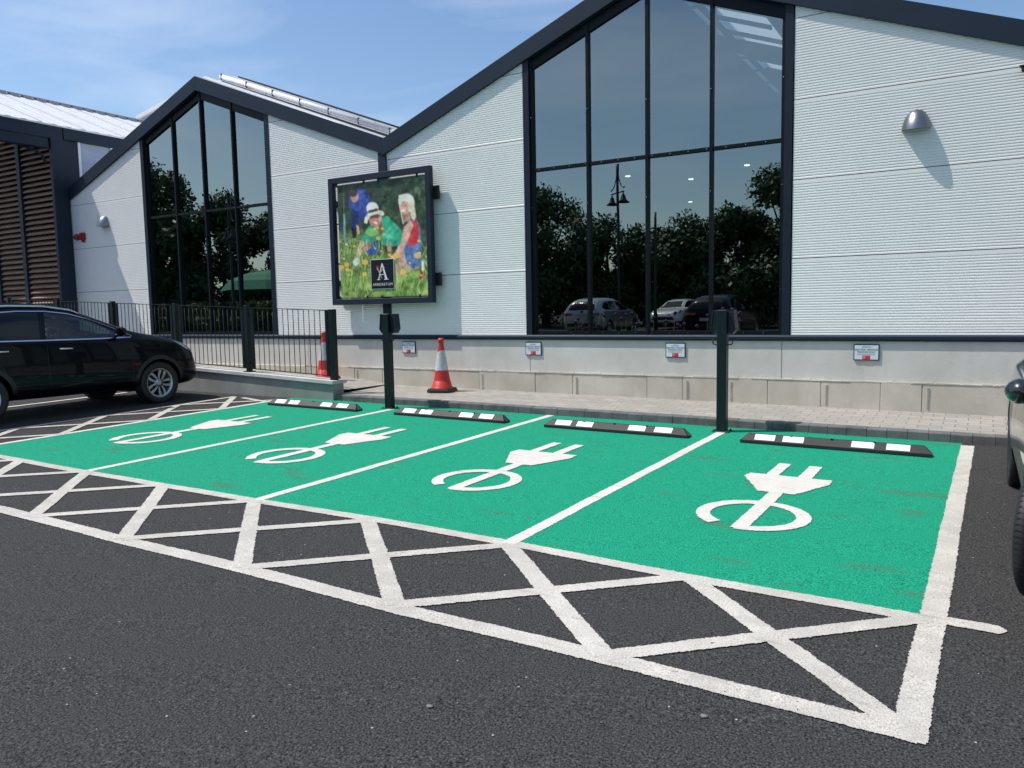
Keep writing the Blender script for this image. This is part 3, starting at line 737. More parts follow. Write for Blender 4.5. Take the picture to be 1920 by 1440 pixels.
def info_sign(x, wd, hh, label, tilt=0):
    t_ = thing('info_sign', label, 'sign', (x, D-0.001, 1.022), 0, 'small parking signs screwed to the concrete plinth')
    bm = bmesh.new(); box(bm, (-wd/2, -0.018, -hh/2), (wd/2, 0, hh/2), bev=0.003); link('frame', bm, M['frame2'], t_)
    bm = bmesh.new(); box(bm, (-wd/2+0.011, -0.020, -hh/2+0.011), (wd/2-0.011, -0.0175, hh/2-0.011)); fc = link('panel', bm, M['signw'], t_)
    text_mesh('lettering', 'ELECTRIC VEHICLES\nPARKING ONLY', 0.030, M['txt'], fc, (0, -0.0208, 0.018), sx=wd/0.30*1.0)
    bm = bmesh.new()
    for zz, hw2 in ((-0.020, 0.10), (-0.030, 0.10), (0.078, 0.04), (0.068, 0.055), (0.060, 0.05)): box(bm, (-hw2, -0.0208, zz-0.0018), (hw2, -0.0204, zz+0.0018))
    link('fine_print', bm, M['txt2'], fc)
    bm = bmesh.new(); box(bm, (-0.045, -0.0212, -0.092), (0.045, -0.0203, -0.040)); link('red_box', bm, M['red'], fc)
    bm = bmesh.new()
    for i_, w_ in enumerate((0.024, 0.018, 0.022)): box(bm, (-0.034, -0.0218, -0.054-i_*0.011), (-0.034+w_, -0.0213, -0.050-i_*0.011))
    link('box_marks', bm, M['signw'], fc)
info_sign(-8.495, 0.285, 0.20, 'small parking sign nearest the billboard, left of the lone traffic cone')
info_sign(-6.03, 0.285, 0.205, 'small parking sign over the plinth joint under the left edge of the large window')
info_sign(-3.728, 0.29, 0.205, 'small parking sign just left of the nearer charging post')
info_sign(-1.253, 0.295, 0.20, 'small parking sign under the right hand wall of ribbed cladding')
# ------------------------------------------------------------ billboard
import colorsys
t_ = thing('billboard', 'square framed advertising banner of gardeners mounted on the wall above the charging bays', 'billboard', (-8.93, D, 2.9))
def brel(o): o.location = (8.93, -D, -2.9); return o
bm = bmesh.new(); X0, X1, Z0, Z1, T = -10.045, -7.81, 1.775, 3.995, 0.095
for a, b in (((X0, 10.49, Z0), (X0+T, 10.59, Z1)), ((X1-T, 10.49, Z0), (X1, 10.59, Z1)), ((X0+T, 10.49, Z0), (X1-T, 10.59, Z0+T)), ((X0+T, 10.49, Z1-T), (X1-T, 10.59, Z1))): box(bm, a, b, bev=0.003)
brel(link('frame', bm, M['anth'], t_))
for z in (3.57, 2.16):
    for s, xx in ((1, X1), (-1, X0)):
        bm = bmesh.new()
        box(bm, (xx-0.02 if s > 0 else xx-0.10, 10.60, z-0.11), (xx+0.10 if s > 0 else xx+0.02, 10.64, z+0.11), bev=0.01)
        box(bm, (xx-0.04, 10.59, z-0.05), (xx+0.04, 10.70, z+0.05)); brel(link('bracket', bm, M['black'], t_))
CL = []
for x in (-9.88, -9.25, -8.93, -8.1): CL += [((x-0.012, 10.52, Z1-T-0.06), (x+0.012, 10.55, Z1-T)), ((x-0.012, 10.52, Z0+T), (x+0.012, 10.55, Z0+T+0.05))]
for z in (3.2, 2.5): CL += [((X0+T, 10.52, z-0.012), (X0+T+0.07, 10.55, z+0.012)), ((X1-T-0.03, 10.52, z-0.012), (X1-T, 10.55, z+0.012))]
for a, b in CL: bm = bmesh.new(); box(bm, a, b); brel(link('tension_clip', bm, M['black'], t_))
def banner():
    import numpy as np
    nx, ny = 230, 236
    BX0, BX1, BZ0, BZ1 = -9.86, -7.925, 1.895, 3.865
    u, v = np.meshgrid((np.arange(nx)+0.5)/nx, (np.arange(ny)+0.5)/ny)        # v from the top
    px = 112+38*v+815*u; py = 240-105*u+v*(1050+70*u)
    rng = np.random.RandomState(3)
    def noise(sc_, seed):
        r = np.random.RandomState(seed); g = r.rand(int(sc_*1.3)+3, int(sc_)+3)
        x = u*sc_; y = v*sc_*1.2; i = x.astype(int); j = y.astype(int); fx = x-i; fy = y-j; fx = fx*fx*(3-2*fx); fy = fy*fy*(3-2*fy)
        return (g[j, i]*(1-fx)+g[j, i+1]*fx)*(1-fy)+(g[j+1, i]*(1-fx)+g[j+1, i+1]*fx)*fy
    def fb(a, s): return 0.5*noise(a, s)+0.3*noise(a*2.3, s+1)+0.2*noise(a*5, s+2)
    def C_(h): return np.array([int(h[i:i+2], 16)/255 for i in (0, 2, 4)])**2.2
    img = np.zeros((ny, nx, 3))
    n1, n2, n3 = fb(9, 1), fb(30, 5), fb(60, 9)
    dark = C_('18211f')[None, None]*(1-n2[..., None])+C_('3c5236')[None, None]*n2[..., None]
    lite = np.clip((n1-0.45)*4, 0, 1)*np.clip((px-380)/200, 0, 1)*np.clip((n2-0.4)*5, 0, 1)
    img[:] = dark+(C_('66804c')-dark)*lite[..., None]*0.55
    def paint(mask, col): 
        m_ = np.clip(mask, 0, 1)[..., None]; img[:] = img*(1-m_)+np.asarray(col)*m_
    # meadow
    grassn = noise(85, 31)*0.5+n3*0.5
    gcol = C_('2f4a20')[None, None]+(C_('93ad58')-C_('2f4a20'))[None, None]*np.clip((grassn-0.25)*1.8, 0, 1)[..., None]
    edge = np.clip((py+60*(n2-0.5)-np.where(px < 420, 640, 830)+np.where(px < 420, 0, 0))/90, 0, 1)
    paint(edge, gcol)
    low = np.clip((py-1010)/150, 0, 1)
    gc2 = C_('46692c')[None, None]+(C_('a8c260')-C_('46692c'))[None, None]*np.clip((fb(12, 50)-0.3)*2.2, 0, 1)[..., None]
    paint(low*0.9, gc2)
    def inpoly(P):
        ins = np.zeros(px.shape, bool); n = len(P)
        for i in range(n):
            (x1, y1), (x2, y2) = P[i], P[(i+1) % n]
            c = ((y1 > py) != (y2 > py)); xx = (x2-x1)*(py-y1)/((y2-y1) if y2 != y1 else 1e-9)+x1
            ins ^= c & (px < xx)
        return ins.astype(float)
    def soft(m_, k=1):
        for _ in range(k):
            m_ = (m_+np.roll(m_, 1, 0)+np.roll(m_, -1, 0)+np.roll(m_, 1, 1)+np.roll(m_, -1, 1))/5
        return m_
    def ell(cx, cy, rx, ry, rot=0):
        c, s = math.cos(rot), math.sin(rot); dx, dy = px-cx, py-cy
        return np.clip((1.12-np.sqrt(((dx*c+dy*s)/rx)**2+((-dx*s+dy*c)/ry)**2))*6, 0, 1)
    def shade(c1, c2, seed=70, sc_=26): nn = np.clip((fb(sc_, seed)-0.25)*2, 0, 1)[..., None]; return C_(c1)*(1-nn)+C_(c2)*nn
    # stake and far flowers
    paint(soft(inpoly([(170, 500), (190, 500), (200, 790), (180, 790)])), C_('5f9aa6')); paint(inpoly([(172, 240), (182, 240), (186, 500), (176, 500)])*0.6, C_('6d7060'))
    # man bending, blue jacket
    paint(soft(inpoly([(218, 410), (235, 340), (300, 270), (350, 262), (410, 300), (442, 370), (430, 460), (395, 530), (330, 570), (300, 620), (262, 640), (248, 560), (255, 480), (225, 430)]), 1), shade('1c2f6e', '3556ad'))
    paint(soft(inpoly([(250, 450), (330, 480), (320, 600), (262, 640)])), shade('14204a', '1f2f66')); paint(soft(inpoly([(300, 600), (325, 610), (335, 680), (310, 690)])), C_('b98d74')); paint(soft(inpoly([(250, 620), (300, 640), (305, 725), (262, 725)])), C_('1a1d26'))
    paint(ell(285, 345, 36, 48, 0.2), C_('b78a72')); paint(ell(272, 305, 40, 38, -0.3), C_('4a3a33'))
    # older gardener in green with straw hat
    paint(soft(inpoly([(360, 820), (385, 790), (425, 745), (400, 700), (470, 640), (500, 780), (440, 880), (380, 870)])), shade('7d6a58', '9d856c'))
    paint(soft(inpoly([(470, 740), (515, 760), (515, 870), (430, 885), (395, 850), (440, 820)])), shade('1e3d86', '2b57b0'))
    paint(soft(inpoly([(345, 730), (400, 640), (450, 585), (540, 530), (600, 520), (645, 570), (700, 620), (738, 690), (730, 780), (640, 800), (560, 790), (500, 740), (430, 760), (380, 780)]), 1), shade('17805c', '2cb58a'))
    paint(soft(inpoly([(590, 560), (640, 600), (640, 775), (590, 780)])), shade('149069', '3cc79a', 75))
    paint(soft(inpoly([(305, 900), (310, 830), (340, 740), (385, 770), (350, 820), (332, 900)])), shade('b98a70', 'd9ad92')); paint(ell(303, 945, 32, 40, 0.6), C_('b9bdb9'))
    paint(soft(inpoly([(590, 775), (635, 770), (632, 850), (600, 850)])), C_('c08c74')); paint(soft(inpoly([(505, 600), (545, 575), (556, 690), (528, 705)])), C_('84513f'))
    paint(ell(483, 550, 52, 66, 0.35), shade('b06f58', 'd69a80')); paint(ell(488, 582, 15, 7, 0.2), C_('efe6dc'))
    paint(soft(inpoly([(375, 580), (385, 535), (415, 495), (500, 462), (555, 475), (568, 505), (545, 520), (500, 498), (440, 520), (415, 560), (405, 590)])), shade('cbbf9f', 'f0e7d2', 91)); paint(soft(inpoly([(432, 520), (500, 498), (530, 512), (520, 530), (440, 545)])), C_('6d4a3a'))
    paint(ell(455, 445, 54, 52, 0.0), C_('e3d8c4')); paint(soft(inpoly([(415, 468), (505, 445), (510, 470), (420, 495)])), C_('39332f'))
    paint(ell(470, 552, 6, 4), C_('33221c')); paint(ell(503, 540, 6, 4), C_('33221c'))
    # girl in red with dungarees
    paint(soft(inpoly([(690, 790), (760, 800), (790, 900), (880, 1000), (800, 1040), (640, 1090), (640, 1020), (700, 930)])), shade('a8806a', 'cda48b'))
    paint(soft(inpoly([(742, 640), (790, 560), (850, 540), (890, 620), (905, 800), (905, 960), (830, 1010), (770, 960), (745, 830)])), shade('35527f', '5c82b8'))
    paint(soft(inpoly([(785, 600), (850, 545), (885, 640), (870, 780), (790, 805), (770, 700)])), shade('a81a22', 'd83238'))
    paint(soft(inpoly([(690, 880), (660, 870), (720, 760), (745, 620), (800, 560), (830, 600), (790, 720), (745, 830)])), shade('b98a72', 'dab096')); paint(ell(655, 905, 34, 26, -0.6), C_('c2917a'))
    paint(ell(770, 400, 66, 84, 0.05), shade('c9bd9c', 'ece3cb', 95)); paint(soft(inpoly([(735, 480), (790, 470), (806, 560), (748, 575)])), shade('a8735d', 'cf9c84', 93)); paint(soft(inpoly([(800, 380), (836, 420), (852, 520), (838, 560), (812, 540), (798, 470)])), C_('cfc19d')); paint(soft(inpoly([(700, 420), (712, 430), (748, 590), (736, 595)])), C_('cfc19d'))
    paint(ell(748, 440, 38, 62, 0.05), shade('bd866e', 'dcab92')); paint(soft(inpoly([(700, 330), (760, 318), (810, 340), (790, 385), (735, 372), (712, 420), (696, 400)])), shade('cfc3a2', 'efe7d0', 97)); paint(soft(inpoly([(800, 380), (832, 420), (846, 510), (822, 520), (800, 470), (792, 420)])), shade('b9aa84', 'ddd1ae', 98)); paint(ell(738, 470, 20, 8, -0.25), C_('f1e8e0')); paint(ell(728, 425, 6, 4), C_('3a2a22')); paint(ell(765, 418, 6, 4), C_('3a2a22'))
    paint(ell(762, 350, 55, 32, 0.1), C_('e6ddc8')); paint(ell(905, 1060, 26, 50, 0.1), C_('8e1f26')); paint(ell(915, 980, 12, 50), C_('d8dcd8'))
    for _ in range(1): img[:] = (img*2+np.roll(img, 1, 0)+np.roll(img, -1, 0)+np.roll(img, 1, 1)+np.roll(img, -1, 1))/6
    img *= (0.62+0.8*fb(22, 140))[..., None]; img *= (0.85+0.32*np.clip(fb(70, 160), 0, 1))[..., None]
    # foreground blooms and blades
    for i in range(300):
        x = rng.uniform(110, 960); y = rng.uniform(760, 1290); L_ = rng.uniform(20, 70); a = rng.uniform(-0.5, 0.5); c = C_(['6f9a34', '8db543', '4a6d22', 'b9cc63', '5b8a3a'][i % 5])
        if 640 < x < 900 and y < 1000: continue
        paint(ell(x, y, 3.2, L_, a)*0.75, c)
    for i in range(26):
        x = rng.uniform(120, 940); y = rng.uniform(620, 1080); r_ = rng.uniform(7, 15)
        paint(ell(x, y, r_, r_*0.8)*0.9, C_(['e9c435', 'f0d654', 'd9a92a'][i % 3]))
    for x, y, r_ in ((205, 975, 24), (212, 1022, 20), (160, 1000, 22), (385, 950, 28), (378, 1062, 22), (680, 885, 28), (868, 885, 30), (740, 1040, 28), (615, 880, 16), (510, 725, 20)): paint(ell(x, y, r_, r_*0.85)*0.95, C_('f0ae2c'))
    for x, y, r_ in ((840, 1065, 50), (780, 1010, 30), (450, 670, 60)): paint(ell(x, y, r_, r_*0.6)*0.6, C_('93c04c'))
    for _ in range(1): img[:] = (img*3+np.roll(img, 1, 0)+np.roll(img, -1, 0)+np.roll(img, 1, 1)+np.roll(img, -1, 1))/7
    gr = img.mean(axis=2, keepdims=True); img[:] = gr+(img-gr)*0.86
    bm = bmesh.new(); cl = bm.loops.layers.float_color.new('Col')
    vs = [[bm.verts.new((BX0+(BX1-BX0)*i/nx, 10.530+0.004*math.sin(i*0.13)*math.sin(j*0.11), BZ1-(BZ1-BZ0)*j/ny)) for i in range(nx+1)] for j in range(ny+1)]
    for j in range(ny):
        for i in range(nx):
            f = bm.faces.new((vs[j][i], vs[j+1][i], vs[j+1][i+1], vs[j][i+1])); f.smooth = True
            for lp, (jj, ii) in zip(f.loops, ((j, i), (j+1, i), (j+1, i+1), (j, i+1))):
                q = np.clip(img[min(jj, ny-1), min(ii, nx-1)]*1.38, 0, 0.9); lp[cl] = (q[0], q[1], q[2], 1)
    mt, t, b = newmat('banner_print'); ca = nd(t, 'ShaderNodeVertexColor'); ca.layer_name = 'Col'
    t.links.new(ca.outputs[0], b.inputs['Base Color']); b.inputs['Roughness'].default_value = 0.38
    o = brel(link('banner', bm, mt, t_)); return o
bn = banner()
def on_banner(o): o.parent = bn; return o
bm = bmesh.new(); box(bm, (-9.145, 10.518, 2.03), (-8.632, 10.5235, 2.54)); on_banner(link('logo_border', bm, M['bannerwhite']))
bm = bmesh.new(); box(bm, (-9.137, 10.516, 2.038), (-8.640, 10.522, 2.532)); on_banner(link('logo_panel', bm, M['bannerblack']))
# serif capital A with a small sprig
bm = bmesh.new(); y0, y1 = 10.512, 10.5155; cx = -8.885
def pl(pts, mi=0): prism(bm, [(cx+x, z) for x, z in pts], 'y', y0, y1, mi)
pl([(-0.012, 2.465), (0.012, 2.465), (0.108, 2.20), (0.062, 2.20)]); pl([(-0.012, 2.465), (0.002, 2.44), (-0.074, 2.20), (-0.092, 2.20)])
pl([(-0.118, 2.187), (-0.05, 2.187), (-0.05, 2.199), (-0.118, 2.199)]); pl([(0.035, 2.187), (0.132, 2.187), (0.132, 2.199), (0.035, 2.199)])
pl([(-0.052, 2.270), (0.062, 2.270), (0.058, 2.283), (-0.048, 2.283)])
pl([(-0.055, 2.30), (0.055, 2.40), (0.05, 2.405), (-0.06, 2.306)]); pl([(-0.115, 2.395), (-0.02, 2.215), (-0.012, 2.215), (-0.107, 2.40)])
on_banner(link('letter', bm, M['bannerwhite']))
bm = bmesh.new()
for dx, z, r_ in ((-0.12, 2.405, 0.013), (-0.095, 2.42, 0.012), (-0.125, 2.375, 0.010), (-0.085, 2.39, 0.011), (-0.105, 2.36, 0.009), (-0.065, 2.40, 0.008)):
    prism(bm, [(cx+dx+r_*math.cos(k*math.pi/4), z+r_*1.2*math.sin(k*math.pi/4)) for k in range(8)], 'y', y0-0.001, y1)
on_banner(link('sprig', bm, M['cone']))
lt = text_mesh('lettering', 'ARBORETUM', 0.064, M['bannerwhite'], bn, (cx, 10.5135, 2.108), sx=1.0, space=1.25)

# ------------------------------------------------------------ charging posts
def charging_post(x, y, h, label):
    t_ = thing('charging_post', label, 'charging post', (x, y, gz(x, y)), 0, 'charging posts at the head of the green bays')
    bm = bmesh.new(); box(bm, (-0.055, -0.055, 0), (0.055, 0.055, h), bev=0.006); link('post', bm, M['post'], t_)
    bm = bmesh.new(); box(bm, (-0.10, -0.085, 0), (0.10, 0.085, 0.014), bev=0.003)
    for sx_ in (-1, 1):
        for sy_ in (-1, 1): lathe(bm, [(0.011, 0.0), (0.011, 0.03)], 6, c=(sx_*0.08, sy_*0.068, 0))
    link('base_plate', bm, M['post'], t_)
    for s in (-1, 1):
        zt = h-0.005; zb = zt-0.27
        bm = bmesh.new()   # tapered wedge shaped charger body on each side of the post
        prism(bm, [(s*0.056, zt-0.012), (s*0.105, zt), (s*0.128, zb+0.055), (s*0.10, zb+0.012), (s*0.056, zb)], 'y', 0.0, 0.12)
        for k in range(6): box(bm, (min(s*0.06, s*0.10), -0.004, zb+0.06+k*0.032), (max(s*0.06, s*0.10), 0.001, zb+0.074+k*0.032), 1)
        c_ = link('charger', bm, [M['black'], M['post']], t_)
        bm = bmesh.new()
        prism(bm, [(s*0.107, zt+0.004), (s*0.124, zt+0.004), (s*0.148, zb+0.050), (s*0.130, zb+0.052)], 'y', -0.01, 0.125)
        prism(bm, [(s*0.148, zb+0.048), (s*0.130, zb+0.050), (s*0.09, zb+0.004), (s*0.10, zb-0.008)], 'y', -0.01, 0.125)
        link('trim', bm, M['frame2'], c_)
        bm = bmesh.new(); pts = [(s*0.055, 0.0, h-0.40)]
        for k in range(7): a = math.pi*(-0.5+k/12)*1.0; pts.append((s*(0.085+0.03*math.cos(-math.pi/2+k*math.pi/12)), 0, h-0.37+0.03*math.sin(-math.pi/2+k*math.pi/12)))
        pts.append((s*0.115, 0, h-0.335)); tube(bm, pts, 0.007, 6); link('cable_hook', bm, M['post'], t_)
charging_post(-2.585, 9.03, 1.415, 'dark post with chargers in front of the large window, nearest the camera')
charging_post(-7.52, 8.97, 1.40, 'dark post with chargers standing below the billboard')

# ------------------------------------------------------------ wheel stops
def make_stop():
    t_ = thing('wheel_stop', 'x', 'wheel stop', (0, 0, 0), 0, 'black rubber wheel stops at the head of the green bays')
    Lh = 0.915; bm = bmesh.new()
    a = [(-0.078, 0), (0.075, 0), (0.075, 0.02), (0.035, 0.095), (0.005, 0.095), (-0.078, 0.034)]
    v0 = [bm.verts.new((-Lh, p[0], p[1])) for p in a]; v1 = [bm.verts.new((-Lh+0.09 if p[1] > 0.05 else -Lh, p[0], p[1])) for p in a]
    e0 = [bm.verts.new((-Lh+0.07 if p[1] > 0.05 else -Lh, p[0]*0.98, p[1])) for p in a]; e1 = [bm.verts.new((Lh-0.07 if p[1] > 0.05 else Lh, p[0]*0.98, p[1])) for p in a]
    for v in v0+v1: bm.verts.remove(v)
    bm.faces.new(e0); bm.faces.new(e1)
    for i in range(6): bm.faces.new((e0[i], e0[(i+1) % 6], e1[(i+1) % 6], e1[i]))
    bmesh.ops.bevel(bm, geom=bm.edges[:], offset=0.006, segments=2, affect='EDGES', profile=0.6)
    for x in (-0.4, 0.0, 0.4): lathe(bm, [(0.016, 0.0985), (0.016, 0.0995)], 8, c=(x, 0.0, 0))
    link('body', bm, M['rubber'], t_)
    # reflectors on the sloping face towards the aisle
    n = Vector((0, -0.080, 0.040)).normalized(); 
    for xc in (-0.66, -0.37, 0.30, 0.62):
        bm = bmesh.new(); q = []
        for sx_, tt in ((-0.105, 0.12), (0.105, 0.12), (0.105, 0.92), (-0.105, 0.92)):
            q.append(Vector((xc+sx_, -0.078+0.083*tt, 0.034+0.061*tt)))
        nn = Vector((0, -0.592, 0.806)); vs = [bm.verts.new(p+nn*0.0025) for p in q]; vb = [bm.verts.new(p-nn*0.002) for p in q]
        bm.faces.new(vs)
        for i in range(4): bm.faces.new((vs[i], vs[(i+1) % 4], vb[(i+1) % 4], vb[i]))
        # part of the reflector laps over the top
        link('reflector', bm, M['refl'], t_)
    for s in (-1, 1):
        bm = bmesh.new(); pts = [(s*(Lh+0.002), -0.045, 0.022), (s*(Lh+0.002), 0.045, 0.022), (s*(Lh-0.045), 0.02, 0.075), (s*(Lh-0.045), -0.01, 0.075)]
        f = bm.faces.new([bm.verts.new(p) for p in pts]); link('end_reflector', bm, M['steel'], t_)
    return t_
def ground_rot(o, rz):
    o.rotation_euler = (math.atan(GY), -math.atan(GX), rz)
ws0 = make_stop()
for k, (u, v, s) in enumerate(((-1.135, 4.20, 'rightmost wheel stop, in the bay nearest the camera'), (-3.545, 4.18, 'wheel stop just left of the nearer charging post'), (-5.97, 4.20, 'wheel stop just right of the post below the billboard'), (-8.50, 4.18, 'leftmost wheel stop, beside the end of the low ramp wall'))):
    p = on(u, v, 0.006); o = ws0 if k == 0 else dup(ws0)
    o.location = p; ground_rot(o, TH+(0.0, 0.004, 0.0, 0.012)[k]); o['label'] = 'black rubber ' + s

# ------------------------------------------------------------ cones
def cone(x, y, z, rz, h, base_mat, label, peel=True):
    t_ = thing('traffic_cone', label, 'traffic cone', (x, y, z), rz)
    bm = bmesh.new()
    o8 = [(0.215, 0.15), (0.15, 0.215), (-0.15, 0.215), (-0.215, 0.15), (-0.215, -0.15), (-0.15, -0.215), (0.15, -0.215), (0.215, -0.15)]
    prism(bm, o8, 'z', 0, 0.035); prism(bm, [(a*0.94, b*0.94) for a, b in o8], 'z', 0.0352, 0.055)
    bmesh.ops.bevel(bm, geom=bm.edges[:], offset=0.004, segments=1, affect='EDGES'); link('base', bm, base_mat, t_)
    s = h/0.86
    bm = bmesh.new(); lathe(bm, [(0.185, 0.056), (0.178, 0.068), (0.162, 0.085*s), (0.140, 0.17*s), (0.137, 0.172*s), (0.134, 0.185*s), (0.107, 0.34*s), (0.069, 0.58*s), (0.042, 0.76*s), (0.040, 0.80*s), (0.050, 0.82*s), (0.050, 0.835*s), (0.038, 0.86*s), (0.028, 0.86*s), (0.026, 0.80*s)], 28)
    link('body', bm, M['cone'], t_)
    bm = bmesh.new(); n = 28; z0, z1 = 0.345*s, 0.635*s
    lo = []; hi = []
    for k in range(n):
        a = 2*math.pi*k/n; zt = z1+(0.035*math.sin(a+2.4) if peel else 0)
        rr = lambda z: 0.107+(z-0.34*s)/(0.24*s)*(0.069-0.107)+0.003
        lo.append(bm.verts.new((rr(z0)*math.cos(a), rr(z0)*math.sin(a), z0))); hi.append(bm.verts.new((rr(zt)*math.cos(a), rr(zt)*math.sin(a), zt)))
    for k in range(n): f = bm.faces.new((lo[k], lo[(k+1) % n], hi[(k+1) % n], hi[k])); f.smooth = True
    link('sleeve', bm, M['sleeve'], t_)
cone(-7.49, 10.25, kz(-7.5)+(wz(-7.5)-kz(-7.5))*0.66, 0.35, 0.86, M['rubber'], 'red and white traffic cone on the pavement between the billboard post and the large window')
cone(-10.0, 10.2, rz_(-10.0), 0.1, 0.84, M['cone'], 'red and white traffic cone standing behind the ramp fence')

# small litter and stones
for k, (u, v, r_) in enumerate(((-1.61, -1.90, 0.012), (-0.638, -1.436, 0.014))):
    p = on(u, v); bm = bmesh.new(); bmesh.ops.create_icosphere(bm, subdivisions=1, radius=r_)
    for q in bm.verts: q.co.x *= 1.4*random.uniform(.8, 1.2); q.co.z *= 0.5
    tag(link('stone', bm, M['stone'], loc=p+Vector((0, 0, r_*0.4))), ['small grey stone on the asphalt left of centre foreground', 'small grey stone on the asphalt below the corner of the hatching'][k], 'stone')
random.seed(5)

# ------------------------------------------------------------ timber louvre building
LB = thing('louvre_building', 'dark steel framed building with brown timber louvres and white sheet roof', 'building', (-18.5, 10.5, 0.8))
def lrel(o): o.location = (18.5, -10.5, -0.8); return o
EX = -18.36
bm = bmesh.new(); box(bm, (-18.44, 10.33, 0.6), (-18.345, 10.68, 5.72))
lrel(link('column', bm, M['anth'], LB))
bm = bmesh.new()
box(bm, (EX-0.16, 9.0, 5.72), (EX, 10.62, 5.99)); box(bm, (EX-0.24, 9.05, 5.50), (EX-0.03, 10.3, 5.7195))
box(bm, (EX-0.16, 10.64, 5.74), (EX+0.01, 16.5, 6.01)); box(bm, (EX-0.30, 10.69, 3.9), (EX-0.06, 11.0, 5.735))
lrel(link('eave_beam', bm, M['anth'], LB))
bm = bmesh.new(); tube(bm, [(-18.47, 10.26, 5.15), (-18.5, 10.2, 5.33), (-18.55, 10.05, 5.44), (-18.6, 9.8, 5.50)], 0.03, 8); lrel(link('brace', bm, M['anth'], LB))
# roof sheet, sloping down to the eave, ridge at x=-22.2
RX = -22.2; RZ = 6.0+(EX-RX)*0.385
bm = bmesh.new(); prism(bm, [(EX+0.03, 5.995), (RX, RZ), (RX, RZ+0.03), (EX+0.03, 6.03)], 'y', 9.0, 16.5)
y = 9.05; k = 0
while y < 16.4:
    hgt = 0.014
    prism(bm, [(EX+0.03, 6.031), (RX, RZ+0.031), (RX, RZ+0.03+hgt), (EX+0.03, 6.03+hgt)], 'y', y, y+0.11); 
    if k % 3 == 0: prism(bm, [(EX+0.03, 6.0445), (RX, RZ+0.0445), (RX, RZ+0.052), (EX+0.03, 6.052)], 'y', y+0.095, y+0.112, 1)
    y += 0.333; k += 1
lrel(link('roof', bm, [M['roof'], M['roofseam']], LB))
bm = bmesh.new(); y = 9.05
while y < 16.4: prism(bm, [(RX+0.10, RZ+0.03-0.04), (RX-0.1, RZ+0.06), (RX-0.1, RZ+0.12), (RX+0.08, RZ+0.085)], 'y', y+0.111, y+0.333); y += 0.333
prism(bm, [(RX+0.05, RZ+0.075), (RX-0.1, RZ+0.12), (RX-0.1, RZ+0.15), (RX+0.05, RZ+0.10)], 'y', 9.0, 16.4)
lrel(link('ridge_cap', bm, M['roofseam'], LB))
bm = bmesh.new(); prism(bm, [(RX, RZ), (RX-4, RZ-1.5), (RX-4, RZ-1.45), (RX, RZ+0.05)], 'y', 9.0, 16.5); lrel(link('roof', bm, M['roof'], LB))
# louvre bays set back between posts
LY = 10.47
posts = [-18.37, -19.77, -21.03, -22.4]
for x in posts[1:]:
    bm = bmesh.new(); box(bm, (x-0.09, LY-0.16, 0.6), (x+0.05, LY-0.10, 5.9+(EX-x)*0.385)); lrel(link('louvre_post', bm, M['anth'], LB))
for a, b in zip(posts, posts[1:]):
    bm = bmesh.new(); z = 1.25
    while z < 5.75+(EX-a)*0.385:
        z2 = z
        vs = [(b+0.08, LY-0.13, z), (a-0.08, LY-0.13, z), (a-0.08, LY-0.03, z+0.075), (b+0.08, LY-0.03, z+0.075)]
        t1 = [bm.verts.new(v) for v in vs]; t2 = [bm.verts.new((v[0], v[1]+0.004, v[2]-0.026)) for v in vs]
        bm.faces.new(t1); bm.faces.new(t2[::-1])
        for i in range(4): bm.faces.new((t1[i], t1[(i+1) % 4], t2[(i+1) % 4], t2[i]))
        z += 0.125
    lrel(link('louvre', bm, M['timber'], LB))
bm = bmesh.new(); prism(bm, [(-24, 0.5), (-18.45, 0.5), (-18.45, 5.9), (-22.2, 7.35), (-24, 6.6)], 'y', LY+0.06, LY+0.12); lrel(link('backing', bm, M['black'], LB))
bm = bmesh.new(); box(bm, (-24, LY-0.1, 0.6), (-18.45, LY+0.05, 1.2)); lrel(link('base', bm, M['rampwall'], LB))
# polycarbonate side glazing behind the gable
bm = bmesh.new(); box(bm, (EX-0.10, 11.0, 3.9), (EX-0.08, 14.5, 5.75)); lrel(link('glazing', bm, M['poly'], LB))
bm = bmesh.new()
for y in (11.02, 11.83, 12.65, 13.5): box(bm, (EX-0.08, y-0.03, 3.9), (EX-0.04, y+0.03, 5.739))
lrel(link('glazing_bar', bm, M['roof'], LB))
GH = thing('rear_glasshouse', 'pale glasshouse gable peeping over the roofs at the far left', 'glasshouse', (-22, 16.5, 1))
bm = bmesh.new(); prism(bm, [(-24.15, 1), (-20.5, 1), (-20.5, 8.75), (-24.15, 8.12)], 'y', 16.6, 16.7); o = link('gable', bm, M['poly'], GH); o.location = (22, -16.5, -1)
bm = bmesh.new(); prism(bm, [(-24.2, 8.12), (-20.5, 8.75), (-20.5, 8.88), (-24.2, 8.24)], 'y', 16.5, 16.8); o = link('edge_rail', bm, M['roof'], GH); o.location = (22, -16.5, -1)
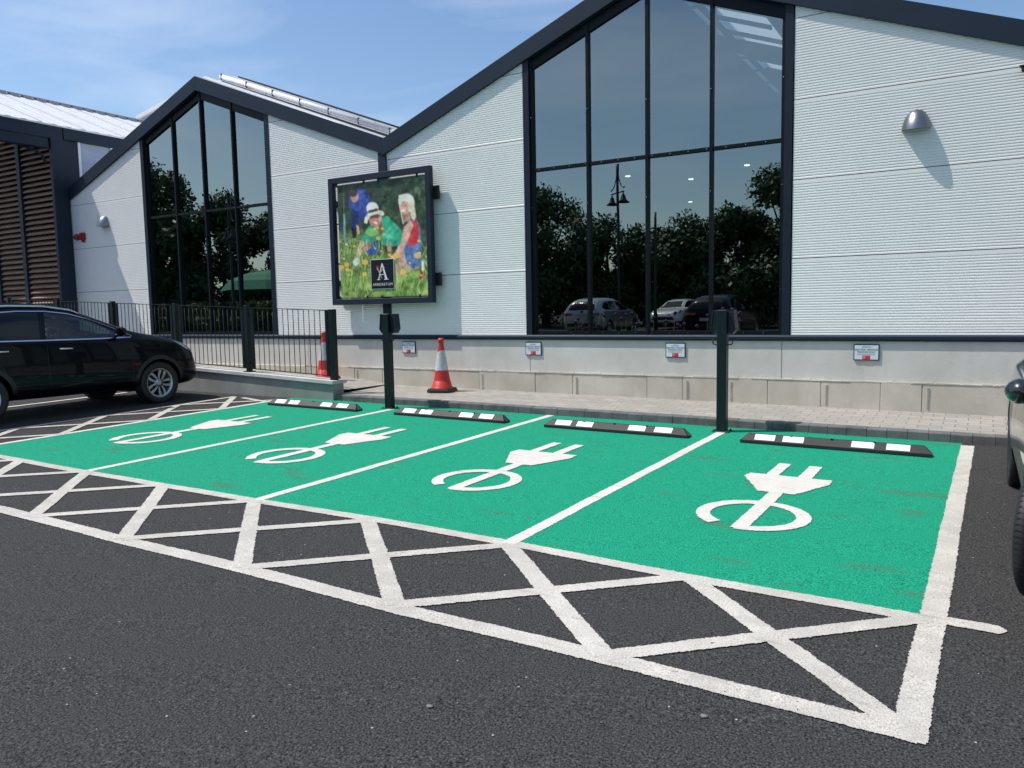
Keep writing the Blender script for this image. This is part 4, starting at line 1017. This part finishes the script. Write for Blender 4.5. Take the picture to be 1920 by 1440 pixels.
# ------------------------------------------------------------ cars
def car_shell(st, name):
    bm = bmesh.new(); rings = []
    for (x, zu, zb, zt, wl, wb, wt) in st:
        half = [(0, zu), (wl*0.72, zu), (wl*0.955, zu+min(0.07, (zb-zu)*0.15)), (wl, zu+min(0.22, (zb-zu)*0.35)), (wl, zu+(zb-zu)*0.62), (wb+(wl-wb)*0.25, zb-min(0.05, (zb-zu)*0.2)), (wb, zb), (wb-0.035, zb+0.02),
                (wt+(wb-0.035-wt)*0.50, zb+(zt-zb)*0.52), (wt, zt-(zt-zb)*0.10-0.015), (wt*0.80, zt-0.012), (0, zt+0.008)]
        ring = [bm.verts.new((x, -y, z)) for y, z in half]+[bm.verts.new((x, y, z)) for y, z in reversed(half[1:-1])]
        rings.append(ring)
    n = len(rings[0])
    for a, b in zip(rings, rings[1:]):
        for k in range(n): bm.faces.new((a[k], a[(k+1) % n], b[(k+1) % n], b[k]))
    bm.faces.new(rings[0]); bm.faces.new(rings[-1][::-1])
    bmesh.ops.recalc_face_normals(bm, faces=bm.faces)
    me = bpy.data.meshes.new(name); bm.to_mesh(me); bm.free()
    return bpy.data.objects.new(name, me)
def evaluated(o):
    bpy.context.view_layer.update()
    return bpy.data.meshes.new_from_object(o.evaluated_get(bpy.context.evaluated_depsgraph_get()))
def cut(o, bmc):
    me = bpy.data.meshes.new('cut'); bmesh.ops.recalc_face_normals(bmc, faces=bmc.faces); bmc.to_mesh(me); bmc.free()
    c = bpy.data.objects.new('cut', me); C.objects.link(c)
    md = o.modifiers.new('b', 'BOOLEAN'); md.operation = 'DIFFERENCE'; md.object = c; md.solver = 'EXACT'
    me2 = evaluated(o); o.modifiers.clear(); o.data = me2; bpy.data.objects.remove(c)
SUVST = [(-2.22, .46, .78, .92, .66, .66, .52), (-2.17, .36, 1.02, 1.14, .84, .82, .60), (-2.02, .29, 1.09, 1.40, .91, .87, .62), (-1.75, .27, 1.11, 1.55, .93, .89, .615), (-1.2, .26, 1.10, 1.65, .93, .90, .62),
         (-.5, .25, 1.085, 1.67, .93, .90, .62), (-.05, .25, 1.08, 1.645, .93, .90, .61), (.38, .25, 1.075, 1.505, .93, .895, .62), (.78, .25, 1.075, 1.33, .93, .89, .66), (1.04, .25, 1.07, 1.21, .93, .885, .72),
         (1.40, .25, 1.05, 1.145, .93, .87, .72), (1.80, .25, .98, 1.065, .905, .83, .68), (2.05, .26, .88, .97, .84, .76, .60), (2.18, .30, .70, .80, .73, .66, .50), (2.24, .40, .56, .64, .58, .54, .40)]
ESTST = [(-2.35, .45, .74, .84, .66, .66, .52), (-2.30, .34, .93, 1.00, .84, .82, .60), (-2.12, .27, .98, 1.16, .90, .86, .60), (-1.75, .22, .99, 1.36, .92, .88, .58), (-1.1, .2, .98, 1.46, .92, .88, .58), (-.3, .2, .97, 1.48, .92, .88, .58),
         (.2, .2, .96, 1.44, .92, .88, .57), (.6, .2, .95, 1.28, .92, .87, .58), (1.0, .2, .93, 1.06, .92, .86, .62), (1.2, .2, .92, .99, .92, .85, .68), (1.6, .2, .87, .94, .91, .83, .66), (2.0, .2, .80, .86, .87, .78, .62), (2.22, .24, .68, .74, .76, .68, .5), (2.32, .34, .54, .6, .6, .56, .4)]
def wheel_meshes(Rr, wd, rr, tread=True):
    bm = bmesh.new(); h = wd/2; seg = 72
    lathe(bm, [(rr, -h*0.78), (rr+0.012, -h*0.95), (Rr*0.90, -h*1.02), (Rr*0.965, -h*0.93), (Rr, -h*0.72), (Rr, -h*0.40), (Rr-0.010, -h*0.37), (Rr-0.010, -h*0.31), (Rr, -h*0.28), (Rr, h*0.28), (Rr-0.010, h*0.31), (Rr-0.010, h*0.37), (Rr, h*0.40), (Rr, h*0.72), (Rr*0.965, h*0.93), (Rr*0.90, h*1.02), (rr+0.012, h*0.95), (rr, h*0.78), (rr, -h*0.78)], seg, axis='y', cap=False)
    if tread:
        for k in range(seg):
            a = 2*math.pi*k/seg
            for s in (-1, 1):
                c, si = math.cos(a), math.sin(a); vs = []
                for (r_, y, da) in ((Rr+0.0015, s*h*0.44, 0), (Rr+0.0015, s*h*0.74, 0.02), (Rr*0.975+0.002, s*h*0.92, 0.02), (Rr*0.975+0.002, s*h*0.92, 0.035), (Rr+0.0015, s*h*0.74, 0.035), (Rr+0.0015, s*h*0.44, 0.015)):
                    vs.append(bm.verts.new((r_*math.cos(a+da), y, r_*math.sin(a+da))))
                f = bm.faces.new(vs); f.material_index = 1
    ty = bpy.data.meshes.new('tyre'); bmesh.ops.recalc_face_normals(bm, faces=bm.faces); bm.to_mesh(ty); bm.free(); ty.materials.append(M['tyre']); ty.materials.append(M['black'])
    bm = bmesh.new(); f_ = -h*0.80       # outer face towards -y
    lathe(bm, [(rr+0.004, f_-0.006), (rr-0.018, f_), (rr-0.03, f_+0.03), (rr-0.04, h*0.6)], 40, axis='y', cap=False)
    lathe(bm, [(0.001, f_+0.010), (0.028, f_+0.008), (0.062, f_+0.016), (0.075, f_+0.05)], 24, axis='y', cap=False)
    for k in range(5):
        a0 = 2*math.pi*k/5+math.pi/2
        for s in (-1, 1):
            pts = []
            for r_, off in ((0.06, s*0.014), (rr*0.55, s*0.024), (rr-0.02, s*0.020), (rr-0.02, s*0.066), (rr*0.55, s*0.060), (0.065, s*0.040)):
                pts.append((r_*math.cos(a0)-off*math.sin(a0), r_*math.sin(a0)+off*math.cos(a0)))
            prism(bm, pts, 'y', f_+0.012, f_+0.045)
    lathe(bm, [(0.001, h*0.2), (rr-0.05, h*0.2), (rr-0.05, h*0.3)], 32, 1, axis='y')
    for k in range(5):
        a = 2*math.pi*(k+0.5)/5+math.pi/2; lathe(bm, [(0.009, f_+0.004), (0.009, f_+0.02)], 6, 1, c=(0.045*math.cos(a), 0, 0.045*math.sin(a)), axis='y')
    rm = bpy.data.meshes.new('rim'); bmesh.ops.recalc_face_normals(bm, faces=bm.faces); bm.to_mesh(rm); bm.free(); rm.materials.append(M['rim']); rm.materials.append(M['black'])
    return ty, rm
WH = wheel_meshes(0.345, 0.225, 0.232)
def make_car(name, label, cat, loc, rz, paint, st, wb_, fax, clear=False, steer=0.0, group=None, detail=True, trim=True, low=0.0):
    t_ = thing(name, label, cat, loc, rz, group); suv = st is SUVST
    o = car_shell(st, 'body'); C.objects.link(o)
    md = o.modifiers.new('s', 'SUBSURF'); md.levels = 2; md.render_levels = 2
    me = evaluated(o); o.modifiers.clear(); o.data = me
    solid = bmesh.new(); solid.from_mesh(me); tree = BVHTree.FromBMesh(solid); solid.free()
    rax = fax-wb_
    for ax in (fax, rax):
        for s in (-1, 1):
            b = bmesh.new(); lathe(b, [(0.39, min(s*0.60, s*1.2)), (0.39, max(s*0.60, s*1.2))], 40, c=(ax, 0, 0.345), axis='y'); cut(o, b)
    Z0 = 1.09 if suv else 0.99; top = 1.55 if suv else 1.38; k = (top-Z0)
    if suv:
        WIN = {'front_side_window': [(0.90, 1.112), (0.64, 1.25), (0.34, 1.375), (0.02, 1.465), (-0.32, 1.505), (-0.42, 1.115)],
               'rear_side_window': [(-0.50, 1.12), (-0.41, 1.51), (-0.75, 1.515), (-1.04, 1.50), (-1.18, 1.135)],
               'quarter_window': [(-1.23, 1.145), (-1.10, 1.52), (-1.45, 1.455), (-1.74, 1.30), (-1.80, 1.21), (-1.6, 1.16)]}
    else:
        WIN = {'front_side_window': [(1.02, 1.005), (0.75, 1.13), (0.45, 1.27), (0.1, 1.36), (-0.1, 1.375), (-0.18, 1.00)],
               'rear_side_window': [(-0.26, 1.0), (-0.18, 1.38), (-0.8, 1.37), (-1.0, 1.35), (-1.12, 1.02)],
               'quarter_window': [(-1.2, 1.03), (-1.08, 1.34), (-1.5, 1.28), (-1.85, 1.14), (-1.7, 1.06)]}
    if clear:
        # hollow the cabin and open the windows
        ins = []
        for (x, zu, zb, zt, wl, wb2, wt) in st:
            if -1.9 < x < 0.95: ins.append((x, zb, zt, wb2, wt))
        b = bmesh.new(); rg = []
        for (x, zb, zt, wb2, wt) in ins:
            zt2 = max(zt-0.07, zb+0.01); hf = [(-wb2+0.10, 0.55), (-wb2+0.10, zb+0.0), (-wt+0.07, zt2-0.03), (-wt*0.7, zt2), (wt*0.7, zt2), (wt-0.07, zt2-0.03), (wb2-0.10, zb), (wb2-0.10, 0.55)]
            rg.append([b.verts.new((x, y, z)) for y, z in hf])
        for p, q in zip(rg, rg[1:]):
            for i in range(8): b.faces.new((p[i], p[(i+1) % 8], q[(i+1) % 8], q[i]))
        b.faces.new(rg[0]); b.faces.new(rg[-1]); cut(o, b)
        for nme in ('front_side_window', 'rear_side_window'):
            b = bmesh.new(); prism(b, WIN[nme], 'y', -1.2, 1.2); cut(o, b)
        b = bmesh.new(); prism(b, [(-0.60, 1.16), (0.60, 1.16), (0.53, 1.50), (-0.53, 1.50)], 'x', 0.3, 1.3); cut(o, b)
        b = bmesh.new(); prism(b, [(-0.55, 1.18), (0.55, 1.18), (0.45, 1.48), (-0.45, 1.48)], 'x', -2.6, -1.2); cut(o, b)
    o.data.materials.clear(); o.data.materials.append(paint)
    for p in o.data.polygons: p.use_smooth = True; p.material_index = 0
    try: o.data.set_sharp_from_angle(angle=R(38))
    except Exception: pass
    o.name = 'body'; o.parent = t_
    def cast(p, d):
        h_, n_, _, _ = tree.ray_cast(Vector(p), Vector(d)); return (h_, n_)
    def patch(nm, pts, mat, side, off=0.004, axis='y', sub=3, parent=o):
        """polygon given on the side (x,z) or end (y,z) view, laid onto the body surface"""
        b = bmesh.new(); V = [b.verts.new((p[0], 0, p[1])) for p in pts]; b.faces.new(V)
        bmesh.ops.triangulate(b, faces=b.faces)
        for _ in range(sub): bmesh.ops.subdivide_edges(b, edges=[e for e in b.edges if e.calc_length() > 0.05], cuts=1, use_grid_fill=True)
        bmesh.ops.triangulate(b, faces=b.faces)
        for v in b.verts:
            if axis == 'y': h_, n_ = cast((v.co.x, side*2, v.co.z), (0, -side, 0)); keep = 'y'
            else: h_, n_ = cast((side*4, v.co.x, v.co.z), (-side, 0, 0))
            if h_ is not None:
                q = h_+n_*off; v.co = q
            elif axis == 'y': v.co = (v.co.x, side*0.6, v.co.z)
            else: v.co = (side*1.9, v.co.x, v.co.z)
        return link(nm, b, mat, parent, smooth=True)
    def ribbon(nm, pts, wdt, mat, side, off=0.006, parent=o, axis='y'):
        b = bmesh.new(); P = [Vector(p) for p in pts]; Q = []
        for a_, c_ in zip(P, P[1:]):
            n_ = max(1, int((c_-a_).length/0.06)); Q += [a_.lerp(c_, i/n_) for i in range(n_)]
        Q.append(P[-1]); rows = []
        for i, p in enumerate(Q):
            d_ = (Q[min(i+1, len(Q)-1)]-Q[max(i-1, 0)]).normalized(); nr = Vector((-d_.y, d_.x))*wdt/2; row = []
            for q in (p-nr, p+nr):
                h_, n_ = cast((q.x, side*2, q.y), (0, -side, 0)) if axis == 'y' else cast((side*4, q.x, q.y), (-side, 0, 0))
                row.append(b.verts.new(h_+n_*off if h_ is not None else ((q.x, side*0.6, q.y) if axis == 'y' else (side*1.9, q.x, q.y))))
            rows.append(row)
        for a_, c_ in zip(rows, rows[1:]): b.faces.new((a_[0], a_[1], c_[1], c_[0]))
        return link(nm, b, mat, parent, smooth=True)
    for s in (-1, 1):
        for nme, pts in WIN.items():
            gm = M['carglass'] if (clear and nme == 'front_side_window') else (M['privacy'])
            patch(nme, pts, gm, s, 0.002 if clear else 0.004)
        if detail:
            zb = WIN['rear_side_window'][0][1]-0.012
            if trim:
                ribbon('chrome_strip', [(-1.82, zb+0.05), (-1.3, zb+0.012), (-0.5, zb), (0.4, zb-0.008), (0.90, zb-0.006)], 0.018, M['chrome'], s, 0.009)
                w_ = WIN['front_side_window']; ribbon('chrome_strip', [(0.93, zb+0.004)]+[(p[0]+0.01, p[1]+0.022) for p in w_[0:5]]+[(-0.7, w_[4][1]+0.026), (-1.1, w_[4][1]+0.0), (-1.5, w_[4][1]-0.075), (-1.83, zb+0.13)], 0.014, M['chrome'], s, 0.008)
            for sx_ in ([(-0.43, zb+0.0), (-0.44, 0.75), (-0.42, 0.42)], [(0.88, zb-0.02), (0.86, 0.8), (0.86, 0.40)], [(-1.19, zb+0.02), (-1.15, 0.9), (-0.98, 0.62), (-0.92, 0.40)]): ribbon('door_seam', sx_, 0.007, M['black'], s, 0.0015)
            ribbon('sill_trim', [(-0.86, 0.36), (0.84, 0.36)], 0.13, M['black'], s, 0.006)
            # wheel arch cladding
            for ax in (fax, rax):
                pts = [(ax+0.425*math.cos(R(a_)), 0.345+0.425*math.sin(R(a_))) for a_ in range(-8, 189, 14)]; ribbon('arch_trim', pts, 0.065, M['black'], s, 0.007)
            for xh in (-0.17, -1.06):
                h_, n_ = cast((xh, s*2, zb-0.13), (0, -s, 0))
                b = bmesh.new(); tube(b, [(xh+0.10, h_.y-s*0.0, h_.z), (xh+0.08, h_.y+s*0.032, h_.z+0.002), (xh-0.09, h_.y+s*0.032, h_.z+0.004), (xh-0.11, h_.y, h_.z+0.004)], [0.008, 0.014, 0.014, 0.008], 8); link('door_handle', b, M['chrome'] if trim else paint, o, smooth=True)
            # mirror
            zm = zb+0.10-low; b = bmesh.new(); yb = s*0.90
            bmesh.ops.create_icosphere(b, subdivisions=3, radius=1.0)
            for v in b.verts:
                c_ = v.co; v.co = Vector((0.64+c_.x*(0.10 if c_.x > 0 else 0.02), yb+s*(0.07-low*0.4)+c_.y*(0.11-low*0.3)*(1-0.12*abs(c_.z)), zm+c_.z*0.078))
            tube(b, [(0.62, s*0.84, zb-0.01), (0.64, s*0.93, zm-0.05)], 0.022, 8); mo = link('door_mirror', b, paint, o, smooth=True)
            if suv:
                b = bmesh.new(); P = []
                for x in (-1.5, -1.2, -0.8, -0.3, 0.1, 0.28):
                    h_, n_ = cast((x, s*0.60, 3), (0, 0, -1)); P.append((x, s*0.60, h_.z+(0.03 if -1.4 < x < 0.2 else 0.0)))
                tube(b, P, 0.016, 8); link('roof_rail', b, M['chrome'], t_)
        for nm, ax in (('wheel', fax), ('wheel', rax)):
            wo = bpy.data.objects.new('wheel', WH[0]); C.objects.link(wo); wo.parent = t_; wo.location = (ax, s*0.795, 0.345)
            ro = bpy.data.objects.new('rim', WH[1]); C.objects.link(ro); ro.parent = wo
            wo.rotation_euler = (0, 0.35, (0 if s < 0 else math.pi)+(steer if ax == fax else 0))
    # dark arch liners / underside
    b = bmesh.new(); box(b, (rax-0.36, -0.58, 0.22), (rax+0.36, 0.58, 0.62)); box(b, (fax-0.36, -0.58, 0.22), (fax+0.36, 0.58, 0.62)); link('underbody', b, M['black'], t_)
    if not clear:
        patch('windscreen', [(-0.60, Z0+0.05), (0.60, Z0+0.05), (0.53, top-0.04), (-0.53, top-0.04)], M['privacy'], 1, 0.003, 'x')
        patch('rear_window', [(-0.60, Z0+0.03), (0.60, Z0+0.03), (0.52, top-0.07), (-0.52, top-0.07)], M['privacy'], -1, 0.003, 'x')
    else:
        patch('windscreen', [(-0.60, 1.16), (0.60, 1.16), (0.53, 1.50), (-0.53, 1.50)], M['carglass'], 1, 0.001, 'x')
        patch('rear_window', [(-0.55, 1.18), (0.55, 1.18), (0.45, 1.48), (-0.45, 1.48)], M['carglass'], -1, 0.001, 'x')
        for ys in (-0.36, 0.36):      # front seats, dashboard and wheel
            b = bmesh.new(); box(b, (-0.45, ys-0.24, 0.62), (0.1, ys+0.24, 0.80), bev=0.05); prism(b, [(-0.50, 0.75), (-0.36, 0.75), (-0.52, 1.28), (-0.62, 1.26)], 'y', ys-0.22, ys+0.22); prism(b, [(-0.56, 1.30), (-0.46, 1.32), (-0.50, 1.47), (-0.60, 1.45)], 'y', ys-0.12, ys+0.12); link('seat', b, M['rubber'], t_)
        b = bmesh.new(); prism(b, [(0.45, 0.62), (0.95, 0.62), (0.98, 1.06), (0.60, 1.09), (0.45, 0.98)], 'y', -0.74, 0.74); link('dashboard', b, M['rubber'], t_)
        b = bmesh.new(); tube(b, [(0.36+0.06*math.sin(R(a_))*1.2, -0.36+0.19*math.cos(R(a_)), 1.0+0.17*math.sin(R(a_))) for a_ in range(0, 361, 20)], 0.014, 6); link('steering_wheel', b, M['black'], t_)
    zl = 0.86 if suv else 0.74
    for s in (-1, 1):
        patch('headlight', [(1.80, zl+0.08), (2.08, zl-0.08), (2.12, zl+0.0), (1.98, zl+0.085), (1.66, zl+0.155)], M['head'], s, 0.006, 'y')
        patch('headlight', [(s*0.30, zl-0.05), (s*0.70, zl-0.10), (s*0.74, zl+0.02), (s*0.55, zl+0.04)], M['head'], 1, 0.006, 'x')
        patch('tail_light', [(-1.84, zl+0.18), (-2.10, zl+0.14), (-2.10, zl+0.02), (-1.95, zl+0.06)], M['tail'], s, 0.006, 'y')
        patch('tail_light', [(s*0.38, zl+0.12), (s*0.80, zl+0.16), (s*0.82, zl+0.04), (s*0.42, zl+0.04)], M['tail'], -1, 0.008, 'x')
    patch('grille', [(-0.42, zl-0.10), (0.42, zl-0.10), (0.34, zl-0.01), (-0.34, zl-0.01)], M['black'], 1, 0.006, 'x')
    patch('lower_grille', [(-0.62, 0.38), (0.62, 0.38), (0.52, 0.56), (-0.52, 0.56)], M['black'], 1, 0.006, 'x')
    patch('rear_bumper', [(-0.78, 0.46), (0.78, 0.46), (0.78, 0.60), (-0.78, 0.60)], M['black'], -1, 0.006, 'x')
    patch('number_plate', [(-0.26, 0.70), (0.26, 0.70), (0.26, 0.81), (-0.26, 0.81)], M['sleeve'], -1, 0.012, 'x', sub=1)
    patch('number_plate', [(-0.26, 0.60), (0.26, 0.60), (0.26, 0.70), (-0.26, 0.70)], M['sleeve'], 1, 0.012, 'x', sub=1)
    return t_
make_car('parked_suv', 'black compact sport utility car with silver alloy wheels parked nose-in beside the hatched strip', 'car', (-12.43, 6.66, gz(-12.4, 6.7)+0.002), R(90), M['pblack'], SUVST, 2.67, 1.34, clear=True)
make_car('parked_car', 'dark grey green car cut off by the right edge of the view, front wheel turned', 'car', (1.125, 6.16, gz(1.1, 6.3)+0.002), R(-89.6), M['pdark'], ESTST, 2.82, 1.38, steer=-R(15), trim=False, low=0.09)
make_car('reflected_suv', 'silver sport utility car parked across the aisle, seen mirrored in the large window', 'car', (-14.2, -9.8, gbz(-14, -9)), R(-90), M['psilver'], SUVST, 2.67, 1.34, detail=False)
make_car('reflected_estate', 'black estate car parked across the aisle, seen mirrored behind the nearer charging post', 'car', (-8.5, -8.3, gbz(-8, -8)), R(-90), M['pblack'], SUVST, 2.67, 1.34, detail=False)
make_car('reflected_car', 'white car in a further row, seen mirrored between the silver and the black one', 'car', (-14.2, -19.5, gbz(-14, -19)+0.15), R(90), M['pwhite'], ESTST, 2.7, 1.38, detail=False)
make_car('reflected_car', 'white car mirrored at the right edge of the large window', 'car', (-5.1, -8.2, gbz(-5, -8)), R(90), M['pwhite'], ESTST, 2.7, 1.38, detail=False)

# ------------------------------------------------------------ what stands behind the viewer and shows in the glass
def tree(x, y, h, rad, label, lf='leaf', seed=1, n=5200, low=0.18, sz=0.26):
    rnd = random.Random(seed); t_ = thing('tree', label, 'tree', (x, y, gbz(x, y)), 0, 'trees across the car park')
    bm = bmesh.new(); tube(bm, [(0, 0, -0.2), (0.05, 0, h*0.2), (0.1, 0.1, h*0.45), (0, 0, h*0.8)], [h*0.035, h*0.028, h*0.02, h*0.006], 8)
    clumps = []
    for k in range(26):
        a = rnd.uniform(0, 6.28); zz = rnd.uniform(low, 0.93); pr = math.sqrt(max(0.05, 1-((zz-0.52)/0.5)**2)); r_ = rad*pr*rnd.uniform(0.45, 0.95)
        c = Vector((r_*math.cos(a), r_*math.sin(a), h*zz)); clumps.append((c, rad*rnd.uniform(0.26, 0.44)))
        tube(bm, [(0, 0, h*max(0.15, zz-0.25)), c*0.6+Vector((0, 0, h*0.4*(zz-0.1)*0.5)), c], [h*0.012, h*0.007, h*0.002], 5, cap=False)
    clumps.append((Vector((0, 0, h*0.88)), rad*0.4))
    link('trunk', bm, M['bark'], t_)
    vv, ff = [], []
    for i in range(n):
        c, r_ = clumps[rnd.randrange(len(clumps))]
        d = Vector((rnd.gauss(0, 1), rnd.gauss(0, 1), rnd.gauss(0, 1))).normalized(); p = c+d*r_*rnd.random()**0.4*rnd.uniform(0.8, 1.12)
        u = Vector((rnd.gauss(0, 1), rnd.gauss(0, 1), rnd.gauss(0, 1))).normalized(); w_ = u.cross(d).normalized(); s = sz*rnd.uniform(0.5, 1.1)
        b0 = len(vv); vv += [p-u*s*0.6, p+w_*s*0.32, p+u*s*0.6, p-w_*s*0.32]; ff.append((b0, b0+1, b0+2, b0+3))
    me = bpy.data.meshes.new('crown'); me.from_pydata([tuple(v) for v in vv], [], ff); me.materials.append(M[lf])
    o = bpy.data.objects.new('crown', me); C.objects.link(o); o.parent = t_
    return t_
TL = [(-23.6, -22, 8.6, 3.6, 'broad dense tree mirrored at the left of the large window', 1), (-20.8, -25, 6.9, 2.8, 'smaller round tree mirrored beside the street lamp', 2), (-17.6, -26, 6.0, 2.6, 'low tree mirrored behind the thin pole', 3),
      (-15.0, -25, 6.1, 2.9, 'dark bushy tree mirrored in the third pane of the large window', 4), (-12.0, -24, 6.6, 2.7, 'mid height tree mirrored left of the tall one', 5), (-9.0, -22.5, 8.3, 3.3, 'tall leafy tree mirrored at the right of the large window', 6), (-4.5, -25, 9, 3.5, 'tree mirrored beyond the right casing of the large window', 7),
      (-62, -22, 13.5, 4.6, 'tall dark tree mirrored at the left of the far window', 8), (-56, -24, 10.5, 4.4, 'spreading tree mirrored below the far window transom', 9), (-50.5, -25, 9.0, 3.8, 'round tree mirrored behind the green parasol', 10), (-45.5, -25, 9.6, 3.8, 'tree mirrored at the right of the far window', 11), (-40, -26, 9.5, 4, 'tree standing between the two mirrored groups', 12), (-34, -26, 9, 4, 'full tree midway along the far side of the car park', 13), (-28.5, -25, 9.5, 3.6, 'tree next to the broad dense one across the car park', 14)]
for k, (x, y, h, r_, lb, sd_) in enumerate(TL): tree(x, y, h, r_, lb, seed=sd_*7, n=16000, sz=0.30 if x > -40 else 0.44, low=0.12)
def hedge(name, x0, x1, y, z0, z1, label, lf, dy=0.5, n=9000):
    rnd = random.Random(int(abs(x0)*10)); vv, ff = [], []
    for i in range(n):
        p = Vector((rnd.uniform(x0, x1), y+rnd.uniform(-dy, dy), z0+(z1-z0)*rnd.random()**0.6)); u = Vector((rnd.gauss(0, 1), rnd.gauss(0, 1), rnd.gauss(0, 1))).normalized(); d = Vector((rnd.gauss(0, 1), rnd.gauss(0, 1), rnd.gauss(0, 1)))
        w_ = u.cross(d).normalized(); s = rnd.uniform(0.08, 0.2); b0 = len(vv); vv += [p-u*s, p+w_*s*0.6, p+u*s, p-w_*s*0.6]; ff.append((b0, b0+1, b0+2, b0+3))
    me = bpy.data.meshes.new(name); me.from_pydata([tuple(v) for v in vv], [], ff); me.materials.append(M[lf]); o = bpy.data.objects.new(name, me); C.objects.link(o)
    return o
bush = hedge('far_hedge', -70, 2, -29, -0.2, 4.3, '', 'leaf', dy=1.2, n=26000); tag(bush, 'dark far-off undergrowth below the mirrored trees', kind='stuff')
h1 = hedge('hedge', -62, -30, -15, 0.1, 2.5, '', 'leaf2', n=12000); tag(h1, 'yellow green clipped hedge, the higher of two mirrored in the far window', 'hedge')
h2 = hedge('hedge', -50, -24, -9.5, 0.1, 1.5, '', 'leaf2', n=9000); tag(h2, 'yellow green clipped hedge, the lower of two mirrored in the far window', 'hedge')
fb_ = hedge('flower_bed', -13.0, -6.5, -4.4, 0.0, 0.62, '', 'leaf2', dy=0.6, n=5000)
me = fb_.data; bm = bmesh.new(); bm.from_mesh(me); me.materials.append(M['purple'])
for k in range(34):
    x = random.uniform(-12.8, -6.7); y = -4.4+random.uniform(-0.5, 0.5); z = random.uniform(0.95, 1.55)
    n0 = len(bm.faces); tube(bm, [(x, y, 0), (x+0.02, y, z)], 0.008, 4)
    g_ = bmesh.ops.create_icosphere(bm, subdivisions=2, radius=0.065, matrix=Matrix.Translation((x+0.02, y, z)))
    for v in g_['verts']:
        for f in v.link_faces: f.material_index = 1
bm.to_mesh(me); bm.free(); tag(fb_, 'planting of grasses and purple alliums mirrored in front of the parked cars', kind='stuff')
def street_lamp(x, y, h, label, rz=0.0, s=1.0, arms=True):
    t_ = thing('street_lamp', label, 'street lamp', (x, y, gbz(x, y)), rz, 'black lamp posts across the car park')
    bm = bmesh.new(); tube(bm, [(0, 0, 0), (0, 0, 0.9), (0, 0, 1.0), (0, 0, h-0.9*s), (0, 0, h)], [0.11, 0.10, 0.075, 0.065, 0.085 if arms else 0.05], 10); link('post', bm, M['lampblack'], t_)
    if arms:
        bm = bmesh.new(); tube(bm, [(-0.62*s, 0, h-1.42*s), (0.62*s, 0, h-1.42*s)], 0.035*s, 8)
        for q in (-1, 1):
            tube(bm, [(q*0.06*s, 0, h-0.35*s), (q*0.14*s, 0, h-0.75*s), (q*0.36*s, 0, h-1.12*s), (q*0.62*s, 0, h-1.25*s), (q*0.70*s, 0, h-1.22*s)], 0.028*s, 6)
        link('bracket_arm', bm, M['lampblack'], t_)
        for q in (-1, 1):
            bm = bmesh.new(); lathe(bm, [(0.03*s, -1.44*s), (0.04*s, -1.55*s), (0.10*s, -1.62*s), (0.14*s, -1.80*s), (0.30*s, -1.93*s), (0.29*s, -1.94*s), (0.10*s, -1.86*s)], 16, c=(q*0.56*s, 0, h)); link('lamp_shade', bm, M['lampblack'], t_)
    return t_
street_lamp(-15.6, -14.8, 8.2, 'twin bell lamp post mirrored in the second pane of the large window', R(38))
street_lamp(-13.6, -14.6, 5.7, 'thin plain pole mirrored beside the middle mullion', arms=False)
street_lamp(-30.8, -4.0, 7.1, 'twin bell lamp post mirrored in the far window', R(25), 1.15)
pr = thing('parasol', 'large green parasol mirrored in the far window', 'parasol', (-34.2, -9.2, 0.2)); bm = bmesh.new(); rings = []
for r_, z in ((2.6, 2.75), (2.1, 3.25), (1.4, 3.6), (0.7, 3.8), (0.02, 3.86)): rings.append([bm.verts.new((r_*math.cos(k*math.pi/4), r_*math.sin(k*math.pi/4), z)) for k in range(8)])
for a, b in zip(rings, rings[1:]):
    for k in range(8): bm.faces.new((a[k], a[(k+1) % 8], b[(k+1) % 8], b[k]))
link('canopy', bm, M['umb'], pr); bm = bmesh.new(); tube(bm, [(0, 0, 0), (0, 0, 3.8)], 0.04, 8); link('pole', bm, M['bark'], pr)
# near vehicles' bay: planter tree ball mirrored low left
tree(-16.9, -5.4, 2.3, 0.55, 'small clipped ball tree mirrored low at the left of the large window', seed=77, n=900, low=0.6, sz=0.12)
